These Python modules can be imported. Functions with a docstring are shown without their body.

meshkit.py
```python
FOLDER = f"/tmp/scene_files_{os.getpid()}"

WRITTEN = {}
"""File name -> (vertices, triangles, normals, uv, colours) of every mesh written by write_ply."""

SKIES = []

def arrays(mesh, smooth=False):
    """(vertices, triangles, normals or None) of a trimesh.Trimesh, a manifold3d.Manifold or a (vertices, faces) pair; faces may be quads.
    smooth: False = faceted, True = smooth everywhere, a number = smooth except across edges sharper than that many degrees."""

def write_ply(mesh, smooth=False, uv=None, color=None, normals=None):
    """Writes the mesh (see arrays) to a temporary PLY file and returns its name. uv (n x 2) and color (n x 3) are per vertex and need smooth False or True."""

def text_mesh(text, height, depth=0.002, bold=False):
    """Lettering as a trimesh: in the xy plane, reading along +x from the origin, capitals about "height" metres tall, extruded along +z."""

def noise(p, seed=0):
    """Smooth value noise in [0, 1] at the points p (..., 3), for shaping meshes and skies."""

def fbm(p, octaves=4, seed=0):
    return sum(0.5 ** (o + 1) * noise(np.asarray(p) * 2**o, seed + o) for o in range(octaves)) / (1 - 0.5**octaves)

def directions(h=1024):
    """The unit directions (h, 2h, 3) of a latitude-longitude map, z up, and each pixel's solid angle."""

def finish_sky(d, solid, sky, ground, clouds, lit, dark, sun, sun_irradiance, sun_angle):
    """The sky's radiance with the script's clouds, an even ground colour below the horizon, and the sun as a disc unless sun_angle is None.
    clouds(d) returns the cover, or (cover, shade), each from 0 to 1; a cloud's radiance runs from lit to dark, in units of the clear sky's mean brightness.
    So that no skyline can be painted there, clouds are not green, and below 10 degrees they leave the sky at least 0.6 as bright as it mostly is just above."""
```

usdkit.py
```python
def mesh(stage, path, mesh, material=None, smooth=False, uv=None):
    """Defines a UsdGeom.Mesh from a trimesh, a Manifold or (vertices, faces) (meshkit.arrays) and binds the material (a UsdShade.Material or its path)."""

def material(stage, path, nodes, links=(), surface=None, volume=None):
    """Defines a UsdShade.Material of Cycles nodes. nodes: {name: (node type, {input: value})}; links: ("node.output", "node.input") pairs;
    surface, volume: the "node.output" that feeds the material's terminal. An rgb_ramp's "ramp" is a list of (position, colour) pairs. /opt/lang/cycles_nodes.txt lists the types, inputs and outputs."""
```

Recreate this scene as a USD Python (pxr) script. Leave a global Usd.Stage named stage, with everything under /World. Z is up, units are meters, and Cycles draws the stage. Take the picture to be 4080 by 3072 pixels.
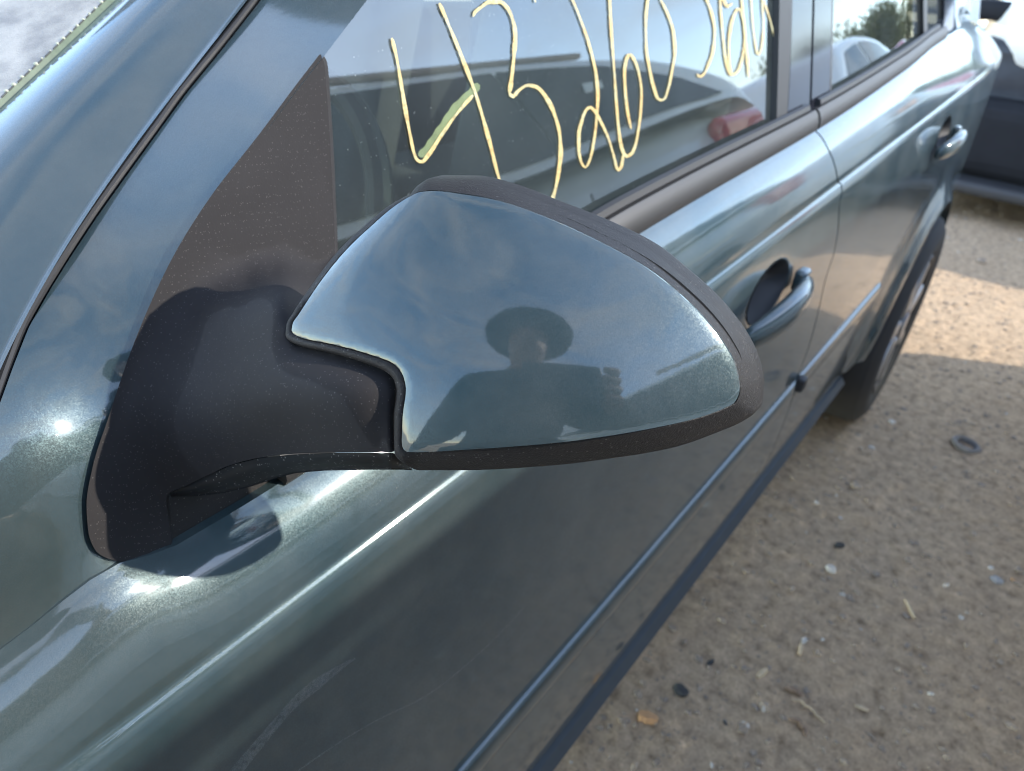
import math
import numpy as np, trimesh, shapely, usdkit, meshkit
from shapely.geometry import Polygon, Point
from scipy.interpolate import RectBivariateSpline, PchipInterpolator, RBFInterpolator, RegularGridInterpolator
from scipy.spatial import Delaunay, cKDTree
from scipy.ndimage import gaussian_filter, gaussian_filter1d
from pxr import Usd, UsdGeom, UsdShade, UsdLux, Gf, Sdf

stage = Usd.Stage.CreateInMemory()
UsdGeom.SetStageUpAxis(stage, UsdGeom.Tokens.z)
UsdGeom.SetStageMetersPerUnit(stage, 1.0)
UsdGeom.Xform.Define(stage, '/World')
UsdGeom.Scope.Define(stage, '/World/Looks')
rng = np.random.default_rng(7)

# ------------------------------------------------------------------ camera, sky, sun, exposure
# world: x = outwards from the car's side, y = towards the car's rear, z = up, metres; front axle at y = 0
CAM = np.array([.2, .537, 1.117]); YAW, PITCH, ROLL = np.radians([35, 31.5, 5.0])
EXPOSURE = 2.17
FSTOP, FOCUS = 4.0, .268
SUN = np.array([.755, .45, .49]); SUN /= np.linalg.norm(SUN)
SUN_I, SKY_S = .38, .15

Fv = np.array([-np.sin(YAW)*np.cos(PITCH), np.cos(YAW)*np.cos(PITCH), -np.sin(PITCH)])
R0 = np.array([np.cos(YAW), np.sin(YAW), 0]); U0 = np.cross(R0, Fv)
Rv = R0*np.cos(ROLL)+U0*np.sin(ROLL); Uv = U0*np.cos(ROLL)-R0*np.sin(ROLL)
cam = UsdGeom.Camera.Define(stage, '/World/camera')
M = Gf.Matrix4d(*Rv, 0, *Uv, 0, *(-Fv), 0, *CAM, 1)
cam.AddTransformOp().Set(M)
cam.CreateFocalLengthAttr(6.8); cam.CreateHorizontalApertureAttr(6.8*2212/1536.); cam.CreateVerticalApertureAttr(6.8*2212/1536.*771/1024)
cam.CreateClippingRangeAttr(Gf.Vec2f(.005, 5000))
cam.CreateFStopAttr(FSTOP); cam.CreateFocusDistanceAttr(FOCUS)
cam.CreateExposureAttr(EXPOSURE)

dome = UsdLux.DomeLight.Define(stage, '/World/sky')
dome.GetPrim().SetCustomDataByKey('kind', 'structure')
sky_mat = usdkit.material(stage, '/World/Looks/sky_look', {
    'sky': ('sky_texture', {'sky_type': 'single_scattering', 'sun_disc': False, 'sun_elevation': math.asin(SUN[2]), 'sun_rotation': math.atan2(SUN[0], SUN[1]), 'altitude': 300., 'aerosol_density': .18}),
    'tc': ('texture_coordinate', {}),
    'mp': ('mapping', {'scale': (1., 1., 3.4)}),
    'n1': ('noise_texture', {'scale': 2.3, 'detail': 7., 'roughness': .56, 'distortion': .7}),
    'rp': ('rgb_ramp', {'ramp': [(.40, (0, 0, 0)), (.70, (1, 1, 1))]}),
    'dim': ('math', {'math_type': 'multiply', 'value2': .58}),
    'mx': ('mix', {'color2': (3.3, 3.15, 2.95)}),
    'bg': ('background_shader', {'strength': SKY_S}),
}, [('tc.generated', 'mp.vector'), ('mp.vector', 'n1.vector'), ('n1.fac', 'rp.fac'), ('rp.color', 'dim.value1'), ('dim.value', 'mx.fac'), ('sky.color', 'mx.color1'), ('mx.color', 'bg.color')], surface='bg.background')
UsdShade.MaterialBindingAPI.Apply(dome.GetPrim()).Bind(sky_mat)

sun = UsdLux.DistantLight.Define(stage, '/World/sun')
sun.CreateNormalizeAttr(True); sun.CreateIntensityAttr(SUN_I); sun.CreateAngleAttr(.53); sun.CreateColorAttr(Gf.Vec3f(1, .93, .83))
zz = SUN; xx = np.cross([0, 0, 1.], zz); xx /= np.linalg.norm(xx); yy = np.cross(zz, xx)
sun.AddTransformOp().Set(Gf.Matrix4d(*xx, 0, *yy, 0, *zz, 0, *(SUN*30), 1))

# ------------------------------------------------------------------ materials
def mat(name, nodes, links, surface='p.BSDF'):
    return usdkit.material(stage, '/World/Looks/'+name, nodes, links, surface=surface)

def paint(name, base, metallic=.36, rough=.38, flake=.12, dust=.3, dustcol=(.42, .40, .34), coat=1.0, film=.05, space='geometry', coat_rough=.05):
    """clear-coated metallic paint: flakes tilt the base layer's normal; dust specks and a thin uneven dust film lie on the coat"""
    src = 'tc.object' if space == 'object' else 'geo.position'
    n = {'geo': ('geometry', {}), 'tc': ('texture_coordinate', {}),
         'vf': ('voronoi_texture', {'scale': 2500.}), 'sb': ('vector_math', {'math_type': 'subtract', 'vector2': (.5, .5, .5)}),
         'sc': ('vector_math', {'math_type': 'scale', 'scale': flake}), 'ad': ('vector_math', {'math_type': 'add'}), 'nm': ('vector_math', {'math_type': 'normalize'}),
         'n2': ('noise_texture', {'scale': 9., 'detail': 5., 'roughness': .6}), 'r2': ('map_range', {'from_min': .35, 'from_max': .75, 'to_min': 0., 'to_max': film, 'clamp': True}),
         'vs': ('voronoi_texture', {'scale': 210.}), 'vsep': ('separate_color', {}),
         'size': ('map_range', {'from_min': .55, 'from_max': 1., 'to_min': 0.0, 'to_max': .30}),
         'lt': ('math', {'math_type': 'less_than'}),
         'n3': ('noise_texture', {'scale': 24., 'detail': 3.}), 'r3': ('map_range', {'from_min': .42, 'from_max': .66, 'to_min': 0., 'to_max': dust, 'clamp': True}),
         'sp': ('math', {'math_type': 'multiply'}), 'mxm': ('math', {'math_type': 'maximum'}),
         'hue': ('mix', {'color1': base, 'color2': tuple(c*.72+.008 for c in base)}),
         'mx': ('mix', {'color2': dustcol}), 'inv': ('math', {'math_type': 'subtract', 'value1': 1.}), 'met': ('math', {'math_type': 'multiply', 'value2': metallic}),
         'ct': ('math', {'math_type': 'multiply', 'value2': coat}),
         'peel': ('noise_texture', {'scale': 260., 'detail': 2.}), 'bp': ('bump', {'strength': .025, 'distance': .0004}),
         'p': ('principled_bsdf', {'roughness': rough, 'specular_ior_level': .08, 'coat_roughness': coat_rough, 'coat_ior': 1.72})}
    l = [(src, 'vf.vector'), ('vf.color', 'sb.vector1'), ('sb.vector', 'sc.vector1'), ('geo.normal', 'ad.vector1'), ('sc.vector', 'ad.vector2'), ('ad.vector', 'nm.vector1'), ('nm.vector', 'p.normal'),
         (src, 'n2.vector'), ('n2.fac', 'r2.value'), (src, 'vs.vector'), ('vs.color', 'vsep.color'), ('vsep.r', 'size.value'), ('vs.distance', 'lt.value1'), ('size.result', 'lt.value2'),
         (src, 'n3.vector'), ('n3.fac', 'r3.value'), ('lt.value', 'sp.value1'), ('r3.result', 'sp.value2'), ('sp.value', 'mxm.value1'), ('r2.result', 'mxm.value2'),
         ('vf.color', 'hue.fac'), ('hue.color', 'mx.color1'), ('mxm.value', 'mx.fac'), ('mx.color', 'p.base_color'), ('mxm.value', 'inv.value2'), ('inv.value', 'met.value1'), ('met.value', 'p.metallic'),
         ('inv.value', 'ct.value1'), ('ct.value', 'p.coat_weight'), (src, 'peel.vector'), ('peel.fac', 'bp.height'), ('bp.normal', 'p.coat_normal')]
    l[10] = ('vsep.r', 'size.value')
    n['vfs'] = ('separate_color', {}); l = [x for x in l if x != ('vf.color', 'hue.fac')] + [('vf.color', 'vfs.color'), ('vfs.g', 'hue.fac')]
    return mat(name, n, l)

def plain(name, base, rough=.5, metallic=0., bump=0., bscale=800., var=.0, vscale=30., spec=.5, coat=0., dust=0., dscale=300., dcol=(.4, .38, .34), bdist=.0005):
    n = {'geo': ('geometry', {}), 'nz': ('noise_texture', {'scale': vscale, 'detail': 6., 'roughness': .6}),
         'mx': ('mix', {'color1': tuple(c*(1-var) for c in base), 'color2': tuple(min(1, c*(1+var)) for c in base)}),
         'bn': ('noise_texture', {'scale': bscale, 'detail': 3.}), 'bp': ('bump', {'strength': bump, 'distance': bdist}),
         'vs': ('voronoi_texture', {'scale': dscale}), 'vsep': ('separate_color', {}), 'size': ('map_range', {'from_min': .5, 'from_max': 1., 'to_min': 0., 'to_max': .33}), 'lt': ('math', {'math_type': 'less_than'}),
         'ds': ('math', {'math_type': 'multiply', 'value2': dust}), 'md': ('mix', {'color2': dcol}),
         'p': ('principled_bsdf', {'roughness': rough, 'metallic': metallic, 'specular_ior_level': spec, 'coat_weight': coat})}
    l = [('geo.position', 'nz.vector'), ('nz.fac', 'mx.fac'), ('mx.color', 'md.color1'), ('md.color', 'p.base_color'), ('geo.position', 'vs.vector'), ('vs.color', 'vsep.color'), ('vsep.r', 'size.value'),
         ('vs.distance', 'lt.value1'), ('size.result', 'lt.value2'), ('lt.value', 'ds.value1'), ('ds.value', 'md.fac')]
    if bump:
        l += [('geo.position', 'bn.vector'), ('bn.fac', 'bp.height'), ('bp.normal', 'p.normal')]
    return mat(name, n, l)

def glass(name, tint, rough=.0, film=.04):
    return mat(name, {'geo': ('geometry', {}), 't': ('transparent_bsdf', {'color': tint}), 'g': ('glossy_bsdf', {'color': (1, 1, 1), 'roughness': rough}), 'fr': ('fresnel', {'IOR': 1.85}),
                      'am': ('math', {'math_type': 'multiply_add', 'value2': 1.05, 'value3': .0, 'use_clamp': True}),
                      'd': ('diffuse_bsdf', {'color': (.34, .37, .34)}), 'nz': ('noise_texture', {'scale': 12., 'detail': 5.}), 'nm': ('math', {'math_type': 'multiply', 'value2': film*2}),
                      'vs': ('voronoi_texture', {'scale': 420.}), 'vsep': ('separate_color', {}), 'size': ('map_range', {'from_min': .62, 'from_max': 1., 'to_min': 0., 'to_max': .16}), 'lt': ('math', {'math_type': 'less_than'}),
                      'sm': ('math', {'math_type': 'multiply_add', 'value2': .35}),
                      'm0': ('mix_closure', {}), 'm1': ('mix_closure', {})},
               [('fr.fac', 'am.value1'), ('am.value', 'm1.fac'), ('geo.position', 'nz.vector'), ('nz.fac', 'nm.value1'), ('geo.position', 'vs.vector'), ('vs.color', 'vsep.color'), ('vsep.r', 'size.value'), ('vs.distance', 'lt.value1'), ('size.result', 'lt.value2'),
                ('lt.value', 'sm.value1'), ('nm.value', 'sm.value3'), ('sm.value', 'm0.fac'), ('t.BSDF', 'm0.closure1'), ('d.BSDF', 'm0.closure2'), ('m0.closure', 'm1.closure1'), ('g.BSDF', 'm1.closure2')], surface='m1.closure')

BASE = (.023, .047, .054)
PAINT = paint('teal_paint', BASE, film=.11, coat_rough=.07)
CAPPAINT = paint('mirror_cap_paint', BASE, dust=.92, film=.09, dustcol=(.85, .82, .74), coat_rough=.05)
GRAIN = plain('grained_black_plastic', (.017, .0148, .0138), rough=.5, bump=.5, bscale=1300., var=.18, vscale=40., spec=.25, dust=.35, dscale=800., dcol=(.16, .15, .14))
SMOOTHP = plain('smooth_black_plastic', (.023, .0212, .0214), rough=.74, bump=.12, bscale=900., var=.2, vscale=25., spec=.16, dust=.30, dscale=1100., dcol=(.14, .13, .12))
GLOSSB = plain('dusty_black_plastic', (.008, .008, .008), rough=.42, spec=.3, dust=.8, dscale=900., dcol=(.2, .19, .18))
PILLARB = plain('gloss_black_film', (.016, .016, .020), rough=.08, spec=.3)
RUBBER = plain('black_rubber', (.014, .014, .015), rough=.55, var=.2)
TRIM = plain('belt_trim_plastic', (.022, .020, .019), rough=.5, bump=.15, bscale=500., var=.15, spec=.5)
TYRE = plain('tyre_rubber', (.022, .022, .022), rough=.8, var=.35, bump=.3, bscale=200.)
ALLOY = plain('dull_alloy', (.30, .30, .30), rough=.38, metallic=.8, var=.25)
DARK = plain('dark_interior', (.018, .020, .019), rough=.8, var=.2)
SEAT = plain('seat_cloth', (.06, .062, .058), rough=.9, var=.2, bump=.3, bscale=500.)
CUP_SHADE = plain('cup_shade_black', (.008, .008, .009), rough=.6)  # black standing in for the deep shade in the handle recess
CAVITY = plain('black_cavity', (.006, .006, .006), rough=.9)
YELLOW = mat('yellow_paint_marker', {'geo': ('geometry', {}), 'n': ('noise_texture', {'scale': 70., 'detail': 5., 'roughness': .65}), 'n2': ('noise_texture', {'scale': 420., 'detail': 3.}), 'rp': ('rgb_ramp', {'ramp': [(.34, (.54, .35, .11)), (.52, (.52, .41, .17)), (.68, (.48, .46, .27))]}), 'r': ('map_range', {'from_min': .40, 'from_max': .74, 'to_min': 0., 'to_max': .55, 'clamp': True}), 'p': ('principled_bsdf', {'roughness': .6}), 't': ('transparent_bsdf', {}), 'm': ('mix_closure', {})},
             [('geo.position', 'n.vector'), ('geo.position', 'n2.vector'), ('n.fac', 'rp.fac'), ('rp.color', 'p.base_color'), ('n2.fac', 'r.value'), ('r.result', 'm.fac'), ('p.BSDF', 'm.closure1'), ('t.BSDF', 'm.closure2')], surface='m.closure')
SMEAR = mat('thinned_marker', {'d': ('diffuse_bsdf', {'color': (.42, .50, .24)}), 't': ('transparent_bsdf', {}), 'm': ('mix_closure', {'fac': .42}), 'geo': ('geometry', {}), 'n': ('noise_texture', {'scale': 60., 'detail': 4.}), 'r': ('map_range', {'from_min': .2, 'from_max': .8, 'to_min': .18, 'to_max': .40, 'clamp': True})},
            [('geo.position', 'n.vector'), ('n.fac', 'r.value'), ('r.result', 'm.fac'), ('t.BSDF', 'm.closure1'), ('d.BSDF', 'm.closure2')], surface='m.closure')
CARGLASS = glass('side_glass', (.40, .49, .45))
SCREEN = mat('dusty_windscreen', {'geo': ('geometry', {}), 'n': ('noise_texture', {'scale': 950., 'detail': 3., 'roughness': .65}), 'bp': ('bump', {'strength': .9, 'distance': .0006}), 'n2': ('noise_texture', {'scale': 34., 'detail': 6., 'roughness': .6}),
                               'rp': ('rgb_ramp', {'ramp': [(.35, (.20, .19, .175)), (.62, (.40, .375, .33))]}), 'p': ('principled_bsdf', {'roughness': .5, 'coat_weight': .12, 'coat_roughness': .25})},
             [('geo.position', 'n.vector'), ('n.fac', 'bp.height'), ('bp.normal', 'p.normal'), ('geo.position', 'n2.vector'), ('n2.fac', 'rp.fac'), ('rp.color', 'p.base_color')])
SCREENEDGE = plain('green_glass_edge', (.10, .13, .08), rough=.2, var=.4, vscale=200.)
SEALANT = plain('pale_sealant', (.40, .42, .32), rough=.6, var=.2, vscale=200.)
MIRRORG = plain('mirror_silver', (.8, .8, .8), rough=.02, metallic=1.)
DIRT = mat('packed_dirt', {'geo': ('geometry', {}), 'n1': ('noise_texture', {'scale': 1.3, 'detail': 6., 'roughness': .6}), 'n2': ('noise_texture', {'scale': 38., 'detail': 7., 'roughness': .68}), 'n3': ('noise_texture', {'scale': 260., 'detail': 4., 'roughness': .7}),
                           'r1': ('rgb_ramp', {'ramp': [(.30, (.49, .358, .235)), (.70, (.57, .425, .285))]}), 'r2': ('rgb_ramp', {'ramp': [(.30, (.46, .43, .40)), (.44, (.86, .85, .84)), (.55, (1.02, 1.01, 1.0)), (.66, (1.18, 1.17, 1.16)), (.76, (1.5, 1.48, 1.45))]}),
                           'r3': ('rgb_ramp', {'ramp': [(.30, (.70, .68, .66)), (.5, (1., 1., 1.)), (.70, (1.25, 1.24, 1.22))]}), 'mu3': ('mix', {'mix_type': 'multiply', 'fac': 1.}), 'mu': ('mix', {'mix_type': 'multiply', 'fac': 1.}), 'ad': ('math', {'math_type': 'add'}), 'hs': ('math', {'math_type': 'multiply', 'value2': .35}), 'bp': ('bump', {'strength': .9, 'distance': .012}), 'p': ('principled_bsdf', {'roughness': .95, 'specular_ior_level': .15})},
           [('geo.position', 'n1.vector'), ('geo.position', 'n2.vector'), ('geo.position', 'n3.vector'), ('n1.fac', 'r1.fac'), ('n2.fac', 'r2.fac'), ('r1.color', 'mu.color1'), ('r2.color', 'mu.color2'), ('mu.color', 'mu3.color1'), ('n3.fac', 'r3.fac'), ('r3.color', 'mu3.color2'), ('mu3.color', 'p.base_color'),
            ('n3.fac', 'hs.value1'), ('n2.fac', 'ad.value1'), ('hs.value', 'ad.value2'), ('ad.value', 'bp.height'), ('bp.normal', 'p.normal')])
STONES = [plain('stone_%s' % w, c, rough=.85, var=.25, vscale=60.) for w, c in (('tan', (.33, .26, .19)), ('grey', (.30, .29, .28)), ('brown', (.25, .20, .155)), ('pale', (.52, .48, .42)), ('dark', (.035, .037, .04)), ('orange', (.42, .24, .12)), ('rubber_grey', (.16, .15, .145)))]
WOOD = plain('pale_wood', (.46, .36, .24), rough=.8, var=.3, vscale=120.)
TWIG = plain('brown_twig', (.20, .14, .10), rough=.85, var=.3, vscale=120.)
SILVER = paint('silver_paint', (.80, .81, .77), metallic=.0, rough=.38, flake=.05, dust=.1, film=.1)
WHITE = paint('white_paint', (.72, .75, .73), metallic=0., rough=.3, flake=.0, dust=.1, film=.05)
WINDOWB = plain('dark_car_window', (.015, .018, .018), rough=.08, spec=.6)
REDL = plain('red_lens', (.45, .03, .035), rough=.15, coat=1.)
ORANGEL = plain('orange_plastic', (.80, .22, .06), rough=.35)
BUMPERB = plain('faded_black_bumper', (.013, .014, .017), rough=.75, var=.4, vscale=8., spec=.2)
CLOTH = plain('dark_jacket', (.020, .023, .026), rough=.9, var=.2)
HATM = plain('dark_hat', (.022, .022, .022), rough=.9, var=.2)
TROUSER = plain('dark_trousers', (.03, .032, .04), rough=.9)
SKIN = plain('skin', (.24, .14, .10), rough=.5)
PHONEM = plain('phone_case', (.02, .02, .022), rough=.3)
YBADGE = plain('yellow_strap', (.50, .38, .16), rough=.7)
LEAF = mat('leaf_green', {'oi': ('object_info', {}), 'geo': ('geometry', {}), 'rp': ('rgb_ramp', {'ramp': [(0, (.045, .06, .02)), (1, (.14, .14, .055))]}), 'd': ('principled_bsdf', {'roughness': .6}), 't': ('translucent_bsdf', {'color': (.12, .13, .03)}), 'm': ('mix_closure', {'fac': .3})},
           [('geo.random_per_island', 'rp.fac'), ('rp.color', 'd.base_color'), ('d.BSDF', 'm.closure1'), ('t.BSDF', 'm.closure2')], surface='m.closure')
BARK = plain('bark', (.12, .09, .07), rough=.9, var=.3, vscale=8.)

# ------------------------------------------------------------------ naming and object helpers
_used = {}
def numbered(parent, name):
    k = (parent, name); c = _used.get(k, 0); _used[k] = c+1
    return name if c == 0 else '%s_%03d' % (name, c)
def path_of(p): return '/World' if p is None else str(p.GetPath())
def obj(name, mesh, m, parent=None, smooth=35, label=None):
    par = path_of(parent); pth = par+'/'+numbered(par, name)
    pr = usdkit.mesh(stage, pth, mesh, m, smooth=smooth).GetPrim()
    if label: pr.SetCustomDataByKey('label', label)
    return pr
def tag(o, label=None, cat=None, group=None, kind=None):
    for k, v in (('label', label), ('category', cat), ('group', group), ('kind', kind)):
        if v: o.SetCustomDataByKey(k, v)
    return o
def thing(name, label, cat, loc=(0, 0, 0), rotz=0, group=None):
    x = UsdGeom.Xform.Define(stage, '/World/'+numbered('/World', name))
    x.AddTranslateOp().Set(Gf.Vec3d(*map(float, loc))); x.AddRotateZOp().Set(float(math.degrees(rotz)))
    return tag(x.GetPrim(), label, cat, group)

# ------------------------------------------------------------------ lens geometry: where a point seen in the photograph lies on a given real surface
def ray(px):
    px = np.atleast_2d(np.asarray(px, float))
    d = (px[:, :1]-1106)*Rv-(px[:, 1:]-833)*Uv+1536.*Fv
    return d/np.linalg.norm(d, axis=1, keepdims=True)
def onX(px, X):
    d = ray(px); return CAM+d*((X-CAM[0])/d[:, 0])[:, None]
def onZ(px, Z=0.):
    d = ray(px); return CAM+d*((Z-CAM[2])/d[:, 2])[:, None]
def onP(px, p0, n):
    d = ray(px); return CAM+d*(((np.asarray(p0)-CAM)@np.asarray(n))/(d@np.asarray(n)))[:, None]
def proj(P):
    d = np.asarray(P)-CAM; z = d@Fv
    return np.stack([1106+1536*(d@Rv)/z, 833-1536*(d@Uv)/z], -1)

def dense(pts, step, closed=True, sharp=None, smooth=0):
    """resamples a polyline evenly, optionally as a rounded spline through its points"""
    p = np.asarray(pts, float)
    if closed: p = np.vstack([p, p[:1]])
    if smooth:
        L = np.r_[0, np.cumsum(np.linalg.norm(np.diff(p, axis=0), axis=1))]
        from scipy.interpolate import CubicSpline
        cs = PchipInterpolator(L, p) if smooth == 1 else CubicSpline(L, p, bc_type='periodic' if closed else 'natural')
        p = cs(np.linspace(0, L[-1], max(8, int(L[-1]/step*3))))
    L = np.r_[0, np.cumsum(np.linalg.norm(np.diff(p, axis=0), axis=1))]
    n = max(4, int(round(L[-1]/step)))
    t = np.linspace(0, L[-1], n+1)
    q = np.stack([np.interp(t, L, p[:, k]) for k in range(p.shape[1])], 1)
    return q[:-1] if closed else q

def tri2d(outline, step, extra=None, jitter=.15):
    """triangulates a 2D outline with inner points; the first len(outline) vertices are the outline"""
    o = np.asarray(outline, float); poly = Polygon(o).buffer(0)
    lo, hi = o.min(0), o.max(0)
    gx, gy = np.meshgrid(np.arange(lo[0], hi[0], step), np.arange(lo[1], hi[1], step))
    g = np.stack([gx.ravel(), gy.ravel()], 1)
    if extra is not None: g = np.vstack([g, extra])
    inner = poly.buffer(-step*.45)
    g = g[shapely.contains_xy(inner, g[:, 0], g[:, 1])] if not inner.is_empty else g[:0]
    v = np.vstack([o, g])
    f = Delaunay(v, qhull_options='QJ Qbb').simplices
    c = v[f].mean(1)
    f = f[shapely.contains_xy(poly.buffer(step*.01), c[:, 0], c[:, 1])]
    return v, f

def facing(v, f, towards):
    n = np.cross(v[f[:, 1]]-v[f[:, 0]], v[f[:, 2]]-v[f[:, 0]]); d = np.einsum('ij,ij->i', n, towards(v[f].mean(1)))
    f = f.copy(); f[d < 0] = f[d < 0][:, ::-1]
    return f

def skirted(v, f, nb, off, towards=None):
    """adds a rim: the outline (first nb vertices) is carried back by the vectors off"""
    towards = towards or (lambda c: CAM-c)
    f = facing(v, f, towards)
    b = v[:nb]; w = b+off
    k = np.arange(nb); k1 = (k+1) % nb
    vv = np.vstack([v, b, w]); a = len(v)
    s = np.vstack([np.stack([a+k, a+k1, a+nb+k1], 1), np.stack([a+k, a+nb+k1, a+nb+k], 1)])
    c = b.mean(0); n = np.cross(vv[s[:, 1]]-vv[s[:, 0]], vv[s[:, 2]]-vv[s[:, 0]])
    if np.einsum('ij,ij->i', n, vv[s].mean(1)-c-off.mean(0)*.5).sum() < 0: s = s[:, ::-1]
    return trimesh.Trimesh(vv, np.vstack([f, s]), process=False)

def loft(rings, closed=True, caps=True):
    r = np.asarray(rings, float); n, m = r.shape[:2]
    v = r.reshape(-1, 3); f = []
    mm = m if closed else m-1
    i, j = np.meshgrid(np.arange(n-1), np.arange(mm), indexing='ij'); i, j = i.ravel(), j.ravel(); j1 = (j+1) % m
    f = np.vstack([np.stack([i*m+j, i*m+j1, (i+1)*m+j1], 1), np.stack([i*m+j, (i+1)*m+j1, (i+1)*m+j], 1)])
    t = trimesh.Trimesh(v, f, process=False)
    if closed and caps:
        for k in (0, n-1):
            c = len(v)+(k > 0); 
        v2 = np.vstack([v, r[0].mean(0), r[-1].mean(0)]); a = len(v)
        j = np.arange(m); j1 = (j+1) % m
        f = np.vstack([f, np.stack([np.full(m, a), j1, j], 1), np.stack([np.full(m, a+1), (n-1)*m+j, (n-1)*m+j1], 1)])
        t = trimesh.Trimesh(v2, f, process=False)
        if t.volume < 0: t.invert()
    return t

def tube(pts, r, sides=8, flat=1.0, up=(0, 0, 1)):
    p = np.asarray(pts, float); t = np.gradient(p, axis=0); t /= np.linalg.norm(t, axis=1, keepdims=True)
    a = np.cross(t, np.asarray(up, float)); a /= np.linalg.norm(a, axis=1, keepdims=True)+1e-9; b = np.cross(a, t)
    ang = np.arange(sides)*2*np.pi/sides; r = np.broadcast_to(r, (len(p),))
    return loft(p[:, None]+r[:, None, None]*(np.cos(ang)[None, :, None]*a[:, None]+flat*np.sin(ang)[None, :, None]*b[:, None]))

def rbox(size, r, loc=(0, 0, 0), seg=3, rot=None):
    import manifold3d as m3
    s = m3.Manifold.sphere(r, seg*4); hx, hy, hz = [max(1e-4, x/2-r) for x in size]
    m = m3.Manifold.batch_hull([s.translate((a*hx, b*hy, c*hz)) for a in (-1, 1) for b in (-1, 1) for c in (-1, 1)])
    v, f, _ = meshkit.arrays(m); t = trimesh.Trimesh(v, f, process=False)
    if rot is not None: t.apply_transform(rot)
    t.apply_translation(loc); return t

# ------------------------------------------------------------------ ground
def ground_height(x, y):
    p = np.stack([np.asarray(x), np.asarray(y), np.zeros_like(x)], -1)
    return .016*(meshkit.fbm(p*7, 4, 3)-.5)+.012*(meshkit.fbm(p*34, 3, 9)-.5)
big = np.array([[-400, -400], [400, -400], [400, 400], [-400, 400]], float)
g = np.linspace(-1, 1, 41); gx, gy = np.meshgrid(np.sign(g)*np.abs(g)**3*400, np.sign(g)*np.abs(g)**3*400, indexing='ij')
def grid_faces(n, m):
    i, j = np.meshgrid(np.arange(n-1), np.arange(m-1), indexing='ij'); i, j = i.ravel(), j.ravel()
    return np.vstack([np.stack([i*m+j, (i+1)*m+j, (i+1)*m+j+1], 1), np.stack([i*m+j, (i+1)*m+j+1, i*m+j+1], 1)])
tag(obj('ground', (np.stack([gx.ravel(), gy.ravel(), np.full(gx.size, -.022)], 1), grid_faces(41, 41)), DIRT, smooth=True), kind='structure')
xs, ys = np.arange(-.9, 1.4, .010), np.concatenate([np.arange(.2, 3.2, .010), np.arange(3.2, 7., .03)])
gx, gy = np.meshgrid(xs, ys, indexing='ij')
ed = np.clip(np.minimum.reduce([gx-xs[0], xs[-1]-gx, gy-ys[0], ys[-1]-gy])/.15, 0, 1)
gz = ground_height(gx, gy)*ed-.019*(1-ed)
tag(obj('dirt_lane', (np.stack([gx.ravel(), gy.ravel(), gz.ravel()], 1), grid_faces(len(xs), len(ys))), DIRT, smooth=True), kind='structure')

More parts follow.
